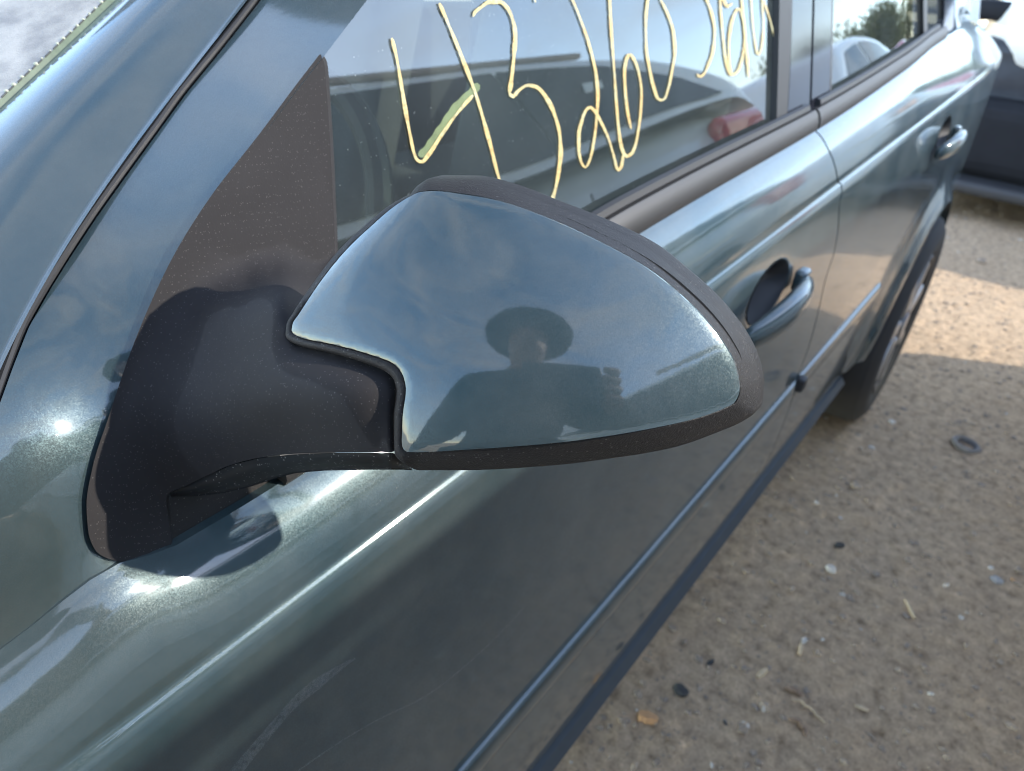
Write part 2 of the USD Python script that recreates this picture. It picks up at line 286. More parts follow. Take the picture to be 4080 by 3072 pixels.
# ------------------------------------------------------------------ the sedan's side as one surface P(y, s); s counts its feature lines from the sill upwards
YT = np.linspace(-.9, 3.75, 466)
Zm = lambda Y: .532+.02*(Y-.8)
Zc = lambda Y: .824+.0522*(np.minimum(Y, 3.0)-.574)
Xb = PchipInterpolator([-.9, .3, .60, .66, 1.055, 1.507, 2.0, 2.32, 2.7, 3.1, 3.75], [-.08, -.055, -.051, -.051, -.056, -.057, -.066, -.085, -.105, -.15, -.26])
_zb = onX([(0, 1405), (240, 1225), (375, 1181)], -.051)
Zb = PchipInterpolator([-.9, .40]+[float(p[1]) for p in _zb]+[1.055, 1.507, 2.32, 2.7, 3.75], [.80, float(_zb[0, 2])-.02]+[float(p[2]) for p in _zb]+[.922, .950, 1.012, 1.03, 1.05])
WY, WZ, WR = 2.63, .305, .305
def body_rows(Y):
    zm, zc, zb, xb = Zm(Y), Zc(Y), Zb(Y), Xb(Y)
    one = np.ones_like(Y); sx, sz = xb+.0265, zb-(zc+.004)
    R = [(.255*one, -.040*one), (.31*one, -.020*one), (.40*one, -.008*one), (zm-.06, -.004*one), (zm, -.003*one), (zm+.07, -.003*one), (zm+.15, -.005*one), (zc-.09, -.0095*one), (zc-.045, -.0135*one), (zc-.018, -.016*one),
         (zc-.008, -.0176*one), (zc-.003, -.0192*one), (zc, -.0208*one), (zc+.003, -.0232*one)]
    # shoulder: near the crease almost flat, rolling over towards the belt
    x0, z0 = -.0232*one, zc+.003; dx, dz = xb-x0, zb-z0; L = np.hypot(dx, dz); ph = np.arctan2(-dx, dz)
    tt_ = np.linspace(0, 1, 101); th = np.radians(40)*tt_**1.15; cxx, czz = np.r_[0, np.cumsum(-np.sin(th[1:]))]/100, np.r_[0, np.cumsum(np.cos(th[1:]))]/100
    pi_ = math.atan2(-cxx[-1], czz[-1]); Li = math.hypot(cxx[-1], czz[-1])
    for t in (.12, .3, .5, .7, .88):
        a, b = np.interp(t, tt_, cxx)/Li, np.interp(t, tt_, czz)/Li; ro = ph-pi_
        R.append((z0+L*(a*np.sin(ro)+b*np.cos(ro)), x0+L*(a*np.cos(ro)-b*np.sin(ro))))
    R += [(zb, xb), (zb+.035, xb-.022), (zb+.075, xb-.065), (zb+.09, xb-.14)]
    return np.array([r[0] for r in R]), np.array([r[1] for r in R])
Zr, Xr = body_rows(YT); NS = len(Zr); ST = np.arange(0, NS-1+1e-6, .05)
S_BELT, S_CREASE = 19., 12.
Zt = PchipInterpolator(np.arange(NS), Zr, axis=0)(ST); Xt = PchipInterpolator(np.arange(NS), Xr, axis=0)(ST)
taper = -.055*np.maximum(0, YT-2.55)**2-.10*np.maximum(0, YT-3.35)**2*4-.05*np.maximum(0, .0-YT)**2
Xt = Xt+taper[None]
rr = np.hypot(YT[None]-WY, Zt-WZ)
Xt = Xt+.025*np.exp(-((rr-.345)/.042)**2)*(Zt < .80)
_fx, _fz = RectBivariateSpline(YT, ST, Xt.T, kx=2, ky=1), RectBivariateSpline(YT, ST, Zt.T, kx=2, ky=1)
HANDLES = [(1.345, .797, .066, .034), (2.345, .852, .066, .034)]
def body(Y, s):
    X, Z = _fx.ev(Y, s), _fz.ev(Y, s)
    for hy, hz, ra, rb in HANDLES:
        e = np.hypot((Y-hy)/ra, (Z-hz-(Y-hy)*.06)/rb)
        X = X-.030*np.clip((1-e)/.45, 0, 1)**1.2
    return np.stack([X, Y, Z], -1)
_pt = proj(np.stack([Xt.T, np.broadcast_to(YT[:, None], Xt.T.shape), Zt.T], -1).reshape(-1, 3))
_behind = ((np.stack([Xt.T, np.broadcast_to(YT[:, None], Xt.T.shape), Zt.T], -1).reshape(-1, 3)-CAM)@Fv) < .05
_pt[_behind] = 1e6
def on_body(px):
    """photo points to (y, s)"""
    out = []
    for p in np.atleast_2d(px):
        k = np.argmin(((_pt-p)**2).sum(1)); y, s = YT[k//len(ST)], ST[k % len(ST)]
        for _ in range(8):
            h = 1e-3; q = proj(np.array([[*map(float, (_fx.ev(a, b), a, _fz.ev(a, b)))] for a, b in ((y, s), (y+h, s), (y, s+h))]))
            J = np.stack([(q[1]-q[0])/h, (q[2]-q[0])/h], 1); d = np.linalg.lstsq(J, np.asarray(p)-q[0], rcond=None)[0]
            y, s = np.clip(y+np.clip(d[0], -.1, .1), -.8, 3.7), np.clip(s+np.clip(d[1], -.5, .5), 0, NS-1)
        out.append((y, s))
    return np.array(out)
def panel(outline_ys, ystep=.012, thick=.010, fine=()):
    """a body panel with the given outline in (y, s), lifted to the body surface"""
    o = np.asarray(outline_ys, float)
    sc = np.array([1, .03])
    rows = np.unique(np.concatenate([np.arange(0, NS-1, .25), np.arange(9, 14, .125)]))
    lo, hi = o[:, 0].min(), o[:, 0].max(); cols = np.arange(lo+ystep/2, hi, ystep)
    gy, gs = np.meshgrid(cols, rows); ex = [np.stack([gy.ravel(), gs.ravel()*sc[1]], 1)]
    for hy, hz, ra, rb in fine:
        cy = np.arange(hy-ra*1.2, hy+ra*1.2, .003); csn = np.arange(5.5, 11, .06)
        gy, gs = np.meshgrid(cy, csn); ex.append(np.stack([gy.ravel(), gs.ravel()*sc[1]], 1))
    od = o*sc
    poly = Polygon(od).buffer(0); ex = np.vstack(ex); inn = poly.buffer(-.002)
    ex = ex[shapely.contains_xy(inn, ex[:, 0], ex[:, 1])]
    v = np.vstack([od, ex+rng.normal(0, 1e-6, ex.shape)]); f = Delaunay(v, qhull_options='QJ Qbb').simplices; c = v[f].mean(1)
    f = f[shapely.contains_xy(poly, c[:, 0], c[:, 1])]
    P = body(v[:, 0], v[:, 1]/sc[1])
    nb = len(od); off = np.tile([-thick, 0, 0], (nb, 1))
    return skirted(P, f, nb, off, towards=lambda c: np.tile([1., 0, .3], (len(c), 1)))

GT = .29     # inward lean of the side glass
def Xg(Y, Z, off=0.): return Xb(Y)-.012-GT*(Z-Zb(Y))+off-.22*np.maximum(0, Z-Zb(Y)-.18)**2
def on_glass(px, off=0.):
    px = np.atleast_2d(px); X = np.full(len(px), -.1)
    for _ in range(60):
        P = onX(px, X); X = .5*X+.5*Xg(np.clip(P[:, 1], -.8, 3.7), P[:, 2], off)
    return onX(px, X)
def glass_patch(outline, step=25., off=0., thick=.004):
    o = dense(outline, step); v, f = tri2d(o, step)
    P = on_glass(v, off)
    return skirted(P, f, len(o), np.tile([-thick, 0, 0], (len(o), 1)), towards=lambda c: np.tile([1., 0, .3], (len(c), 1)))

sedan = thing('green_sedan', 'dusty teal green sedan with yellow numbers on its window, filling the frame', 'car')

# doors
gap = on_body([(1762, 285), (1769, 290), (1788, 321), (1803, 357), (1815, 396), (1813, 446), (1810, 498), (1801, 549), (1782, 606), (1769, 668), (1748, 747), (1724, 812), (1715, 850)])
gap[0, 1] = S_BELT
low = np.array([[gap[-1, 0]+.005, 3.0], [gap[-1, 0]+.01, 1.5], [gap[-1, 0]+.012, 1.0]])
gapc = dense(np.vstack([gap, low])*[1, .03], .006, closed=False)/[1, .03]
GW = .0022
def strip_s(y0, y1, s, step=.012): 
    y = np.linspace(y0, y1, max(2, int(abs(y1-y0)/step))); return np.stack([y, np.full(len(y), s)], 1)
fd_out = np.vstack([strip_s(.12, gapc[0, 0]-GW, S_BELT)[:-1], gapc-[GW, 0], strip_s(gapc[-1, 0]-GW, .12, 1.0)[1:], np.stack([np.full(20, .12), np.linspace(1.3, S_BELT-.3, 20)], 1)])
front_door = obj('front_door', panel(fd_out, fine=HANDLES[:1]), PAINT, sedan)
rear_edge = on_body([(2076, 72), (2095, 103), (2105, 137), (2107, 161), (2100, 195), (2088, 215)])
rear_edge[0, 1] = S_BELT
ry = float(rear_edge[-1, 0])
def arch_pt(a, r): return WY+r*math.cos(a), WZ+r*math.sin(a)
def s_at(y, z):
    ss = np.linspace(0, NS-1, 800); return float(np.interp(z, _fz.ev(np.full(800, y), ss), ss))
RA = .345
arch = [(arch_pt(a, RA)) for a in np.linspace(math.radians(176), math.radians(-8), 60)]
arch_ys = np.array([(y, s_at(y, z)) for y, z in arch])
door_arch = np.array([(y-.004, s_at(y, z)) for y, z in [arch_pt(a, RA+.03) for a in np.linspace(math.radians(176), math.radians(95), 24)]])[::-1]
ea = door_arch[0]
mid = dense(np.array([rear_edge[-1], [max(ry-.05, ea[0]+.02), 9.0], ea])*[1, .03], .012, closed=False)/[1, .03]
rear_c = np.vstack([dense(rear_edge*[1, .03], .01, closed=False)/[1, .03], mid[1:-1], door_arch])
rd_out = np.vstack([strip_s(gapc[0, 0]+GW, rear_c[0, 0]-GW, S_BELT)[:-1], rear_c-[GW, 0], strip_s(rear_c[-1, 0]-GW, gapc[-1, 0]+GW, 1.0)[1:-1], (gapc+[GW, 0])[::-1]])
rear_door = obj('rear_door', panel(rd_out, fine=HANDLES[1:]), PAINT, sedan)
# quarter panel with the wheel arch
qtop = np.array([[rear_c[0, 0]+GW, S_BELT], [rear_c[0, 0]+.06, 21.], [2.85, NS-1.0], [3.70, NS-1.0]])
qtop = dense(qtop*[1, .03], .012, closed=False)/[1, .03]
arch_tail = arch_ys[arch_ys[:, 0] > arch_ys[0, 0]-1]
q_out = np.vstack([(rear_c+[GW, 0])[::-1][0:0], qtop, np.stack([np.full(40, 3.70), np.linspace(NS-1.2, 1.0, 40)], 1), strip_s(3.69, arch_ys[-1, 0]+.002, .8), arch_ys[::-1], (rear_c+[GW, 0])[::-1]])
quarter = obj('quarter_panel', panel(q_out, thick=.02), PAINT, sedan)
# dark sheet behind the shut lines, and the sill
def sheet(y0, y1, s0, s1, off, m, name, parent=sedan, n=60, k=40):
    yy_, ss = np.meshgrid(np.linspace(y0, y1, n), np.linspace(s0, s1, k), indexing='ij')
    P = np.stack([_fx.ev(yy_.ravel(), ss.ravel())+off, yy_.ravel(), _fz.ev(yy_.ravel(), ss.ravel())], 1)
    f = facing(P, grid_faces(n, k), lambda c: np.tile([1., 0, .2], (len(c), 1)))
    return obj(name, (P, f), m, parent, smooth=True)
sheet(.1, 2.24, 1.0, S_BELT, -.045, CAVITY, 'door_jamb')
yy_ = np.linspace(.1, 2.27, 90)
sill_sec = [(-.012, .262), (-.016, .252), (-.024, .232), (-.040, .205), (-.09, .195), (-.12, .21), (-.12, .28), (-.05, .285), (-.022, .276)]
obj('sill', loft([[(x, y, z) for x, z in sill_sec] for y in yy_]), plain('sill_grey', (.055, .065, .072), rough=.55, var=.15, spec=.25), sedan)

# side mouldings: a rounded rib on each door
mould_sec = [(-.006, .010), (.000, .0095), (.0035, .0080), (.0056, .0045), (.0064, -.002), (.0062, -.012), (.005, -.020), (.001, -.034), (-.006, -.040)]
def moulding(y0, y1, parent):
    rings = []
    for y in np.linspace(y0, y1, 80):
        e = min(1, (y-y0)/.012+.35, (y1-y)/.012+.35)
        s0 = s_at(y, float(Zm(y))); x0 = float(_fx.ev(y, s0))
        rings.append([(x0+a*e, y, float(Zm(y))+b) for a, b in mould_sec])
    return obj('side_moulding', loft(rings), PAINT, parent)
gm = float(np.interp(4.0, gapc[::-1, 1], gapc[::-1, 0]))
moulding(.12, gm-.006, front_door); moulding(gm+.006, 2.16, rear_door)
obj('moulding_end_clip', rbox((.014, .022, .024), .004, (.004, gm, float(Zm(gm))+.0)), RUBBER, front_door)

def scuff(px, w, name, m):
    c = dense(px, 14., closed=False, smooth=1); t = np.gradient(c, axis=0); t /= np.linalg.norm(t, axis=1, keepdims=True); nn = np.stack([-t[:, 1], t[:, 0]], 1); ww = np.interp(np.linspace(0, 1, len(c)), np.linspace(0, 1, len(w)), w)[:, None]
    R_ = np.stack([[on_surface(q) for q in c-nn*ww/2], [on_surface(q) for q in c+nn*ww/2]], 1); v = R_.reshape(-1, 3)+[.0012, 0, .0002]
    obj(name, (v, facing(v, grid_faces(len(c), 2), lambda k: np.tile([1., 0, .2], (len(k), 1)))), m, front_door, smooth=True)
def on_surface(q): y, s_ = on_body([q])[0]; return body(np.array([y]), np.array([s_]))[0]
SCUFF = mat('pale_scuff', {'d': ('principled_bsdf', {'base_color': (.30, .31, .30), 'roughness': .6}), 't': ('transparent_bsdf', {}), 'm': ('mix_closure', {}), 'geo': ('geometry', {}), 'n': ('noise_texture', {'scale': 420., 'detail': 4., 'roughness': .6}), 'r': ('map_range', {'from_min': .3, 'from_max': .8, 'to_min': .0, 'to_max': .13, 'clamp': True})},
            [('geo.position', 'n.vector'), ('n.fac', 'r.value'), ('r.result', 'm.fac'), ('t.BSDF', 'm.closure1'), ('d.BSDF', 'm.closure2')], surface='m.closure')
scuff([(640, 1664), (800, 1560), (920, 1500), (1010, 1430), (1130, 1310)], [2.2, 2.0, 2.6, 1.6, 1.2], 'scratch', SCUFF)
scuff([(480, 1700), (560, 1600), (640, 1510), (700, 1462), (764, 1420)], [26, 22, 18, 24, 4], 'scuff_mark', SCUFF)
scuff([(250, 1590), (330, 1520), (420, 1440)], [1.2, 1.8, .8], 'scratch', SCUFF)

# belt trim strips
trim_sec = [(-.004, -.003), (.0025, -.001), (.0045, .003), (.0035, .011), (.0005, .0185), (-.004, .0235), (-.010, .0225), (-.010, 0)]
def belt(y0, y1, parent):
    rings = [[(float(Xb(y))+a, y, float(Zb(y))+b) for a, b in trim_sec] for y in np.linspace(y0, y1, 70)]
    return obj('belt_trim', loft(rings), TRIM, parent)
gb = gapc[0, 0]
belt(.70, gb-.004, front_door); belt(gb+.004, 2.47, rear_door)
def belt_seal(y0, y1, parent):
    rings = [[(float(Xb(y))+a, y, float(Zb(y))+b) for a, b in [(-.009, .018), (-.006, .026), (-.008, .031), (-.0125, .032), (-.015, .02)]] for y in np.linspace(y0, y1, 60)]
    return obj('window_seal', loft(rings), RUBBER, parent)

# windows
fw = obj('front_window', glass_patch([(722, 640), (724, 545), (718, 400), (708, 200), (694, 120), (782, -4), (905, -165), (1200, -330), (1684, -330), (1688, 0), (1686, 120), (1684, 290), (1500, 392), (1340, 482), (1100, 620), (900, 740), (740, 840)], 22.), CARGLASS, sedan)
rw = obj('rear_window', glass_patch([(1800, -160), (1992, -160), (1996, 0), (1997, 98), (1900, 155), (1791, 224), (1794, 100)], 14.), CARGLASS, sedan)
qw = obj('quarter_window', glass_patch([(2001, -160), (2046, -160), (2044, 0), (2040, 72), (2002, 95), (2000, 20)], 10.), CARGLASS, sedan)
belt_seal(.74, gb-.02, fw); belt_seal(gb+.02, 2.40, rw)
obj('window_seal', glass_patch([(1683, -330), (1714, -330), (1712, 0), (1706, 150), (1699, 276), (1677, 290), (1681, 150), (1684, 0)], 12., .007, .02), RUBBER, fw)
obj('b_pillar_trim', glass_patch([(1714, -330), (1757, -330), (1755, 0), (1752, 120), (1748, 246), (1700, 275), (1707, 150), (1712, 0)], 12., .006, .012), PILLARB, front_door)
obj('b_pillar_trim', glass_patch([(1762, -330), (1803, -330), (1797, 0), (1795, 100), (1791, 222), (1752.5, 245), (1756.5, 120), (1760, 0)], 12., .006, .012), PILLARB, rear_door)
obj('pillar_backing', glass_patch([(1740, -330), (1790, -330), (1780, 0), (1770, 252), (1735, 262), (1745, 0)], 20., -.006, .01), CAVITY, rear_door)
obj('window_seal', glass_patch([(1799, -330), (1804, -330), (1800, 0), (1796, 226), (1792, 228), (1796, 0)], 8., .003, .01), RUBBER, rw)
obj('divider_bar', glass_patch([(1992, -160), (2005, -160), (2003, 0), (2004, 96), (1996, 102), (1995, 0)], 7., .006, .012), RUBBER, rear_door)
obj('door_frame_rear', glass_patch([(2042, -160), (2064, -160), (2062, 0), (2060, 62), (2034, 76), (2040, 40)], 10., .006, .015), PILLARB, rear_door)
obj('c_pillar', glass_patch([(2063, -160), (2130, -160), (2118, 0), (2115, 50), (2100, 60), (2078, 72), (2062, 64), (2063, 0)], 10., .002, .02), PAINT, quarter)

# yellow numbers painted on the front window
def A(pts): return np.array(pts, float)*.34314+[704.8, 0]
def B(pts): return np.array(pts, float)*.34314+[1453., 0]
def ribbon(px, w, lift=.0012, m=YELLOW, name='painted_digit', parent=fw, smooth=2, wvar=.18):
    c = dense(px, 6., closed=False, smooth=smooth); t = np.gradient(c, axis=0); t /= np.linalg.norm(t, axis=1, keepdims=True); nrm = np.stack([-t[:, 1], t[:, 0]], 1)
    k = np.linspace(0, 1, len(c)); ww = w*(1+wvar*np.sin(k*17+len(c))+.12*np.sin(k*41))*np.minimum(1, .45+np.minimum(k, 1-k)*len(c)/2.5)
    P0, P1 = on_glass(c-nrm*ww[:, None]/2, lift), on_glass(c+nrm*ww[:, None]/2, lift); Pm = on_glass(c, lift+.0001)
    rings = np.stack([P0, Pm, P1], 1); n = len(c)
    v = rings.reshape(-1, 3); f = grid_faces(n, 3); f = facing(v, f, lambda c_: np.tile([1., 0, .3], (len(c_), 1)))
    return trimesh.Trimesh(v, f, process=False)
S4 = [A([(412, 240), (440, 350), (470, 520), (500, 700), (530, 860), (555, 970), (575, 1010), (600, 1020), (640, 980), (720, 860), (820, 720), (925, 600)]), A([(712, 20), (760, 130), (830, 300), (900, 480), (940, 590), (980, 720), (1030, 900), (1070, 1060), (1105, 1190), (1130, 1290)])]
S3 = [A([(925, 105), (935, 80), (970, 50), (1035, 12), (1090, 12), (1140, 50), (1178, 140), (1190, 220), (1182, 350), (1166, 500), (1153, 585)]), A([(1153, 585), (1172, 608), (1215, 568), (1270, 537), (1320, 547), (1385, 615), (1440, 730), (1470, 850), (1476, 960), (1465, 1070), (1440, 1200), (1405, 1300)])]
S2 = [A([(1450, -130), (1500, -90), (1550, 0), (1600, 120), (1660, 300), (1700, 480), (1710, 600), (1700, 770), (1680, 920), (1650, 1030), (1630, 1055), (1605, 1020), (1590, 930), (1590, 850), (1610, 760), (1635, 695), (1660, 675), (1690, 700), (1730, 770), (1780, 880), (1810, 980), (1840, 1072), (1857, 1050), (1868, 975)]), A([(1310, -60), (1312, -10), (1318, 15)])]
S6 = [A([(1780, -220), (1785, 0), (1795, 200), (1810, 400), (1825, 620), (1840, 800), (1860, 930), (1890, 985), (1920, 970), (1945, 920), (1965, 820), (1980, 700), (1985, 580), (1970, 470), (1945, 390), (1910, 343), (1888, 380), (1878, 470), (1885, 600), (1900, 720), (1920, 812)])]
S0 = [A([(2105, 0), (2060, -80), (2030, -30), (2012, 150), (2015, 300), (2035, 430), (2065, 560), (2100, 630), (2120, 630), (2150, 570), (2180, 430), (2195, 330), (2185, 200), (2150, 90), (2105, 0)])]
S5 = [B([(170, -120), (215, 0), (245, 80), (265, 200), (255, 320), (225, 410), (195, 470), (170, 485), (155, 465)])]
S8 = [B([(375, 20), (345, 42), (322, 0), (300, -40), (302, 40), (310, 150), (325, 300), (345, 420), (370, 472), (400, 460), (430, 400), (450, 300), (455, 200), (440, 100), (415, 52), (390, 90), (365, 180), (355, 280), (358, 400), (374, 466)]), B([(428, -60), (435, 0), (450, 150), (468, 350), (478, 485)])]
SU = [B([(490, -80), (495, 0), (505, 150), (520, 270), (540, 347), (560, 300), (572, 150), (566, 40), (560, -30), (570, 0), (600, 80), (640, 240)])]
for strokes, w in ((S4, 7.2), (S3, 7.8), (S2, 6.0), (S6, 5.8), (S0, 5.8), (S5, 5.6), (S8, 5.4), (SU, 3.6)):
    obj('painted_digit', trimesh.util.concatenate([ribbon(s, w, smooth=1) for s in strokes]), YELLOW, fw, smooth=True)
obj('marker_smear', ribbon(A([(585, 985), (640, 930), (720, 815), (820, 672), (915, 580), (960, 530)]), 17., .0006, smooth=1, wvar=.05), SMEAR, fw, smooth=True)

# front door frame (painted, swept from the roof down to the shoulder) and A-pillar
def sail_off(v): return .0055+.007*np.clip((715-np.asarray(v, float)[:, 0])/520, 0, 1)
def relief(outline, ctrl, step=22., back=.012, smoothing=0., off=0., tow=None, kernel='thin_plate_spline'):
    """a shaped panel: 3D control points give its distance, a smooth surface runs through them"""
    cp, cr = [], []
    for px, X in ctrl:
        P = onX([px], X)[0] if np.ndim(X) == 0 else np.asarray(X); cp.append(px); cr.append(np.linalg.norm(P-CAM))
    rb = RBFInterpolator(np.array(cp, float), np.array(cr), kernel=kernel, smoothing=smoothing)
    o = dense(outline, step); v, f = tri2d(o, step)
    r = rb(v)+off; d = ray(v); P = CAM+d*r[:, None]
    return skirted(P, f, len(o), ray(o)*back), rb
gap_c = np.array([(760, -290), (660, -150), (553, 0), (467, 110), (393, 200), (333, 283), (267, 373), (200, 467), (143, 553), (100, 622), (53, 705), (20, 788), (-8, 866), (-40, 950), (-75, 1050), (-110, 1160)], float)
gX = PchipInterpolator([-290, 0, 283, 553, 788, 1160], [-.260, -.196, -.158, -.128, -.095, -.042])(gap_c[:, 1])
gr = gap_c+[9, 3]; gl = gap_c-[13, 4]
sail_edge = [(905, -165), (782, 0), (690, 120), (640, 183), (560, 290), (450, 432), (370, 562), (290, 740), (235, 900), (200, 1010), (187, 1090), (191, 1150), (213, 1195), (268, 1213), (330, 1205)]
lsh = [(330, 1200), (240, 1225), (120, 1318), (0, 1405), (-130, 1490)]
ctrl = [(p, x) for p, x in zip(gr, gX)]+[(p, on_glass([p], sail_off([p])-.003)[0]) for p in sail_edge[:-2]]+[(p, float(Xb(.62))-.001) for p in lsh]
frame_out = [tuple(p) for p in gr]+[(-170, 1330), (-260, 1560), (-130, 1498), (0, 1411), (120, 1325), (245, 1229), (330, 1207)]+[(p[0]+8, p[1]+4) for p in sail_edge[::-1][1:]]+[(905, -290)]
m_, rb_frame = relief(frame_out, ctrl, 20., .014, smoothing=1e-7)
obj('door_frame', m_, PAINT, front_door, label='painted front edge of the front door frame beside the windscreen pillar')

ws_c = np.array([(520, -290), (420, -165), (250, 0), (208, 40), (125, 120), (0, 238), (-100, 335), (-220, 450), (-330, 560)], float)
wX = PchipInterpolator([-290, 0, 238, 560], [-.34, -.270, -.232, -.20])(ws_c[:, 1])
# the A-pillar is a rolled section swept between the door gap and the windscreen edge
def along(px, X, n):
    P = onX(px, X); L = np.r_[0, np.cumsum(np.linalg.norm(np.diff(P, axis=0), axis=1))]
    from scipy.interpolate import UnivariateSpline
    t = np.linspace(0, L[-1], n); return np.stack([UnivariateSpline(L, P[:, i], k=3, s=len(P)*1.0e-6)(t) for i in range(3)], 1)
n_l = 90
Ga, Wa = along(gl, gX, n_l), along(ws_c, wX, n_l)
tw = np.linspace(0, 1, 26); rise = .0105*np.sin(np.pi*tw)**1.1*(.55+.45*tw)
bul = np.cross(Ga[-1]-Ga[0], Wa[n_l//2]-Ga[n_l//2]); bul /= np.linalg.norm(bul); bul *= np.sign(bul@(CAM-Ga[n_l//2]))
Pp = Ga[:, None]*(1-tw[None, :, None])+Wa[:, None]*tw[None, :, None]+bul*rise[None, :, None]
wall = lambda P: P+(P-CAM)/np.linalg.norm(P-CAM, axis=-1, keepdims=True)*.012
Pp = np.concatenate([wall(Pp[:, :1]), Pp, wall(Pp[:, -1:])], 1); v = Pp.reshape(-1, 3)
apil = obj('a_pillar', (v, facing(v, grid_faces(n_l, Pp.shape[1]), lambda c: np.tile(bul, (len(c), 1)))), PAINT, sedan, smooth=50)
def at_r(px, rb, off=0.): return CAM+ray(px)*(rb(np.atleast_2d(np.asarray(px, float)))+off)[:, None]
seal_px = dense(gap_c-[3.5, 1.2], 12., closed=False, smooth=1); Pq = onX(seal_px, np.interp(seal_px[:, 1], gap_c[:, 1], gX)-.004)
obj('pillar_seal', tube(Pq, .0021, 10), RUBBER, apil)
gd = dense(gap_c, 12., closed=False, smooth=1); gdx = np.interp(gd[:, 1], gap_c[:, 1], gX)-.012
a_, b_ = onX(gd-[40, 14], gdx), onX(gd+[40, 14], gdx-.0)
rings = np.stack([a_, b_], 1); v = rings.reshape(-1, 3); f = facing(v, grid_faces(len(gd), 2), lambda c: CAM-c)
obj('gap_backing', (v, f), CAVITY, apil, smooth=True)

# windscreen with its green edge, dark bonding line and pale sealant teeth
wpx = dense(ws_c, 12., closed=False, smooth=1); wr = np.interp(wpx[:, 1], ws_c[:, 1], wX); E3 = onX(wpx, wr)
ndir = np.array([-.92, -.16, .06]); ndir /= np.linalg.norm(ndir)
gnorm = np.cross(E3[-1]-E3[0], ndir); gnorm /= np.linalg.norm(gnorm); gnorm *= np.sign(gnorm@(CAM-E3[20]))
def band(d0, d1, h0, h1, n=2):
    t = np.linspace(0, 1, n)
    rings = np.stack([E3+ndir*(d0+(d1-d0)*k)+gnorm*(h0+(h1-h0)*k) for k in t], 1); v = rings.reshape(-1, 3)
    return v, facing(v, grid_faces(len(E3), n), lambda c: np.tile(gnorm, (len(c), 1)))
obj('windscreen_gasket', band(-.002, .0022, -.006, -.004), plain('gasket_brown', (.035, .022, .022), rough=.6), apil, smooth=True)
ws = obj('windscreen', band(.0045, .75, .0012, -.02, 24), SCREEN, sedan, smooth=True)
obj('glass_edge', band(.0022, .0046, -.0030, .0012, 3), SCREENEDGE, ws, smooth=True)
acc = np.r_[0, np.cumsum(np.linalg.norm(np.diff(E3, axis=0), axis=1))]; k = .006; teeth = []; dashes = []
while k < acc[-1]:
    c = np.array([np.interp(k, acc, E3[:, i]) for i in range(3)]); tdir = E3[-1]-E3[0]; tdir /= np.linalg.norm(tdir)
    s_ = .0006+.0007*rng.random(); t = trimesh.creation.icosphere(1, s_); t.apply_scale([1, 1, .8]); t.apply_translation(c+ndir*(.0052+.0005*rng.random())+gnorm*.0013); teeth.append(t)
    q = rbox((.0028+.0028*rng.random(), .0006, .0006), .0003); T = np.eye(4); T[:3, 0], T[:3, 1], T[:3, 2] = tdir, ndir, gnorm; T[:3, 3] = c+tdir*.0028+ndir*.0046+gnorm*.0014; q.apply_transform(T); dashes.append(q)
    k += .0052+.0022*rng.random()
obj('sealant_beads', trimesh.util.concatenate(teeth), SEALANT, ws)
obj('bonding_dashes', trimesh.util.concatenate(dashes), plain('bonding_black', (.05, .055, .05), rough=.6), ws)

# ------------------------------------------------------------------ the door mirror
out_pts = [(890, 420), (905, 400), (935, 384), (1010, 385), (1085, 401), (1180, 437), (1300, 485), (1400, 535), (1480, 598), (1552, 665), (1605, 735), (1628, 785), (1638, 835), (1634, 885), (1608, 908), (1555, 932), (1450, 968), (1300, 993), (1200, 1005), (1000, 1016), (905, 1016), (880, 1006), (854, 978), (853, 900), (859, 846), (854, 824), (838, 806), (790, 785), (712, 762), (642, 745), (620, 728), (622, 700), (634, 678), (680, 610), (730, 545), (790, 487), (850, 440)]
in_pts = [(896, 419), (908, 415), (935, 413), (995, 420), (1060, 431), (1180, 471), (1300, 526), (1400, 582), (1475, 642), (1530, 698), (1568, 750), (1588, 790), (1597, 840), (1588, 868), (1560, 884), (1500, 905), (1400, 927), (1300, 944), (1200, 957), (1000, 972), (900, 977), (878, 976.5), (868, 960), (870, 900), (877, 842), (872, 815), (853, 788), (800, 766), (720, 744), (645, 727), (630, 716), (632, 700), (645, 680), (690, 612), (740, 549), (800, 490), (860, 440)]
cap_o = dense(in_pts, 9., smooth=1)
NB = len(cap_o)
# the cap is one gently domed shell, nearest to the lens around its middle, rolling away at its inner edge
XC, YC, RC, CA, CB = 1140., 810., .243, 1.22e-7, 1.36e-7
def dome_r(v): return RC+CA*(v[:, 0]-XC)**2+CB*(v[:, 1]-YC)**2+1.5e-13*(v[:, 0]-XC)**4*.35
kd = cKDTree(cap_o)
inner_edge = gaussian_filter1d(np.clip((900-cap_o[:, 0])/60, 0, 1)*np.clip((712-cap_o[:, 1])/150, 0, 1), 5, mode='wrap')
def cap_r(v):
    k, nr = kd.query(v, k=12); w = 1/(k+3.)**2; e = (inner_edge[nr]*w).sum(1)/w.sum(1)
    return dome_r(v)+.0005*np.exp(-k[:, 0]/7)+e*.0060*np.exp(-k[:, 0]/26)
v2, f2 = tri2d(cap_o, 8.)
rC = cap_r(v2); capR = rC[:NB]
cap3 = CAM+ray(v2)*rC[:, None]; capP = cap3[:NB]
mirror_root = None
# frame ring: from the cap's edge out to the rim plane
n_out = len(out_pts); FR = np.array(list(zip(in_pts, out_pts)))       # pairs
FRd = dense(FR.reshape(len(FR), 4), 9., closed=True, smooth=1); fi, fo = FRd[:, :2], FRd[:, 2:]
Pi = CAM+ray(fi)*(cap_r(fi)+.0012)[:, None]; Po = CAM+ray(fo)*np.maximum(dome_r(fo)+.0130, cap_r(fo)+.006)[:, None]
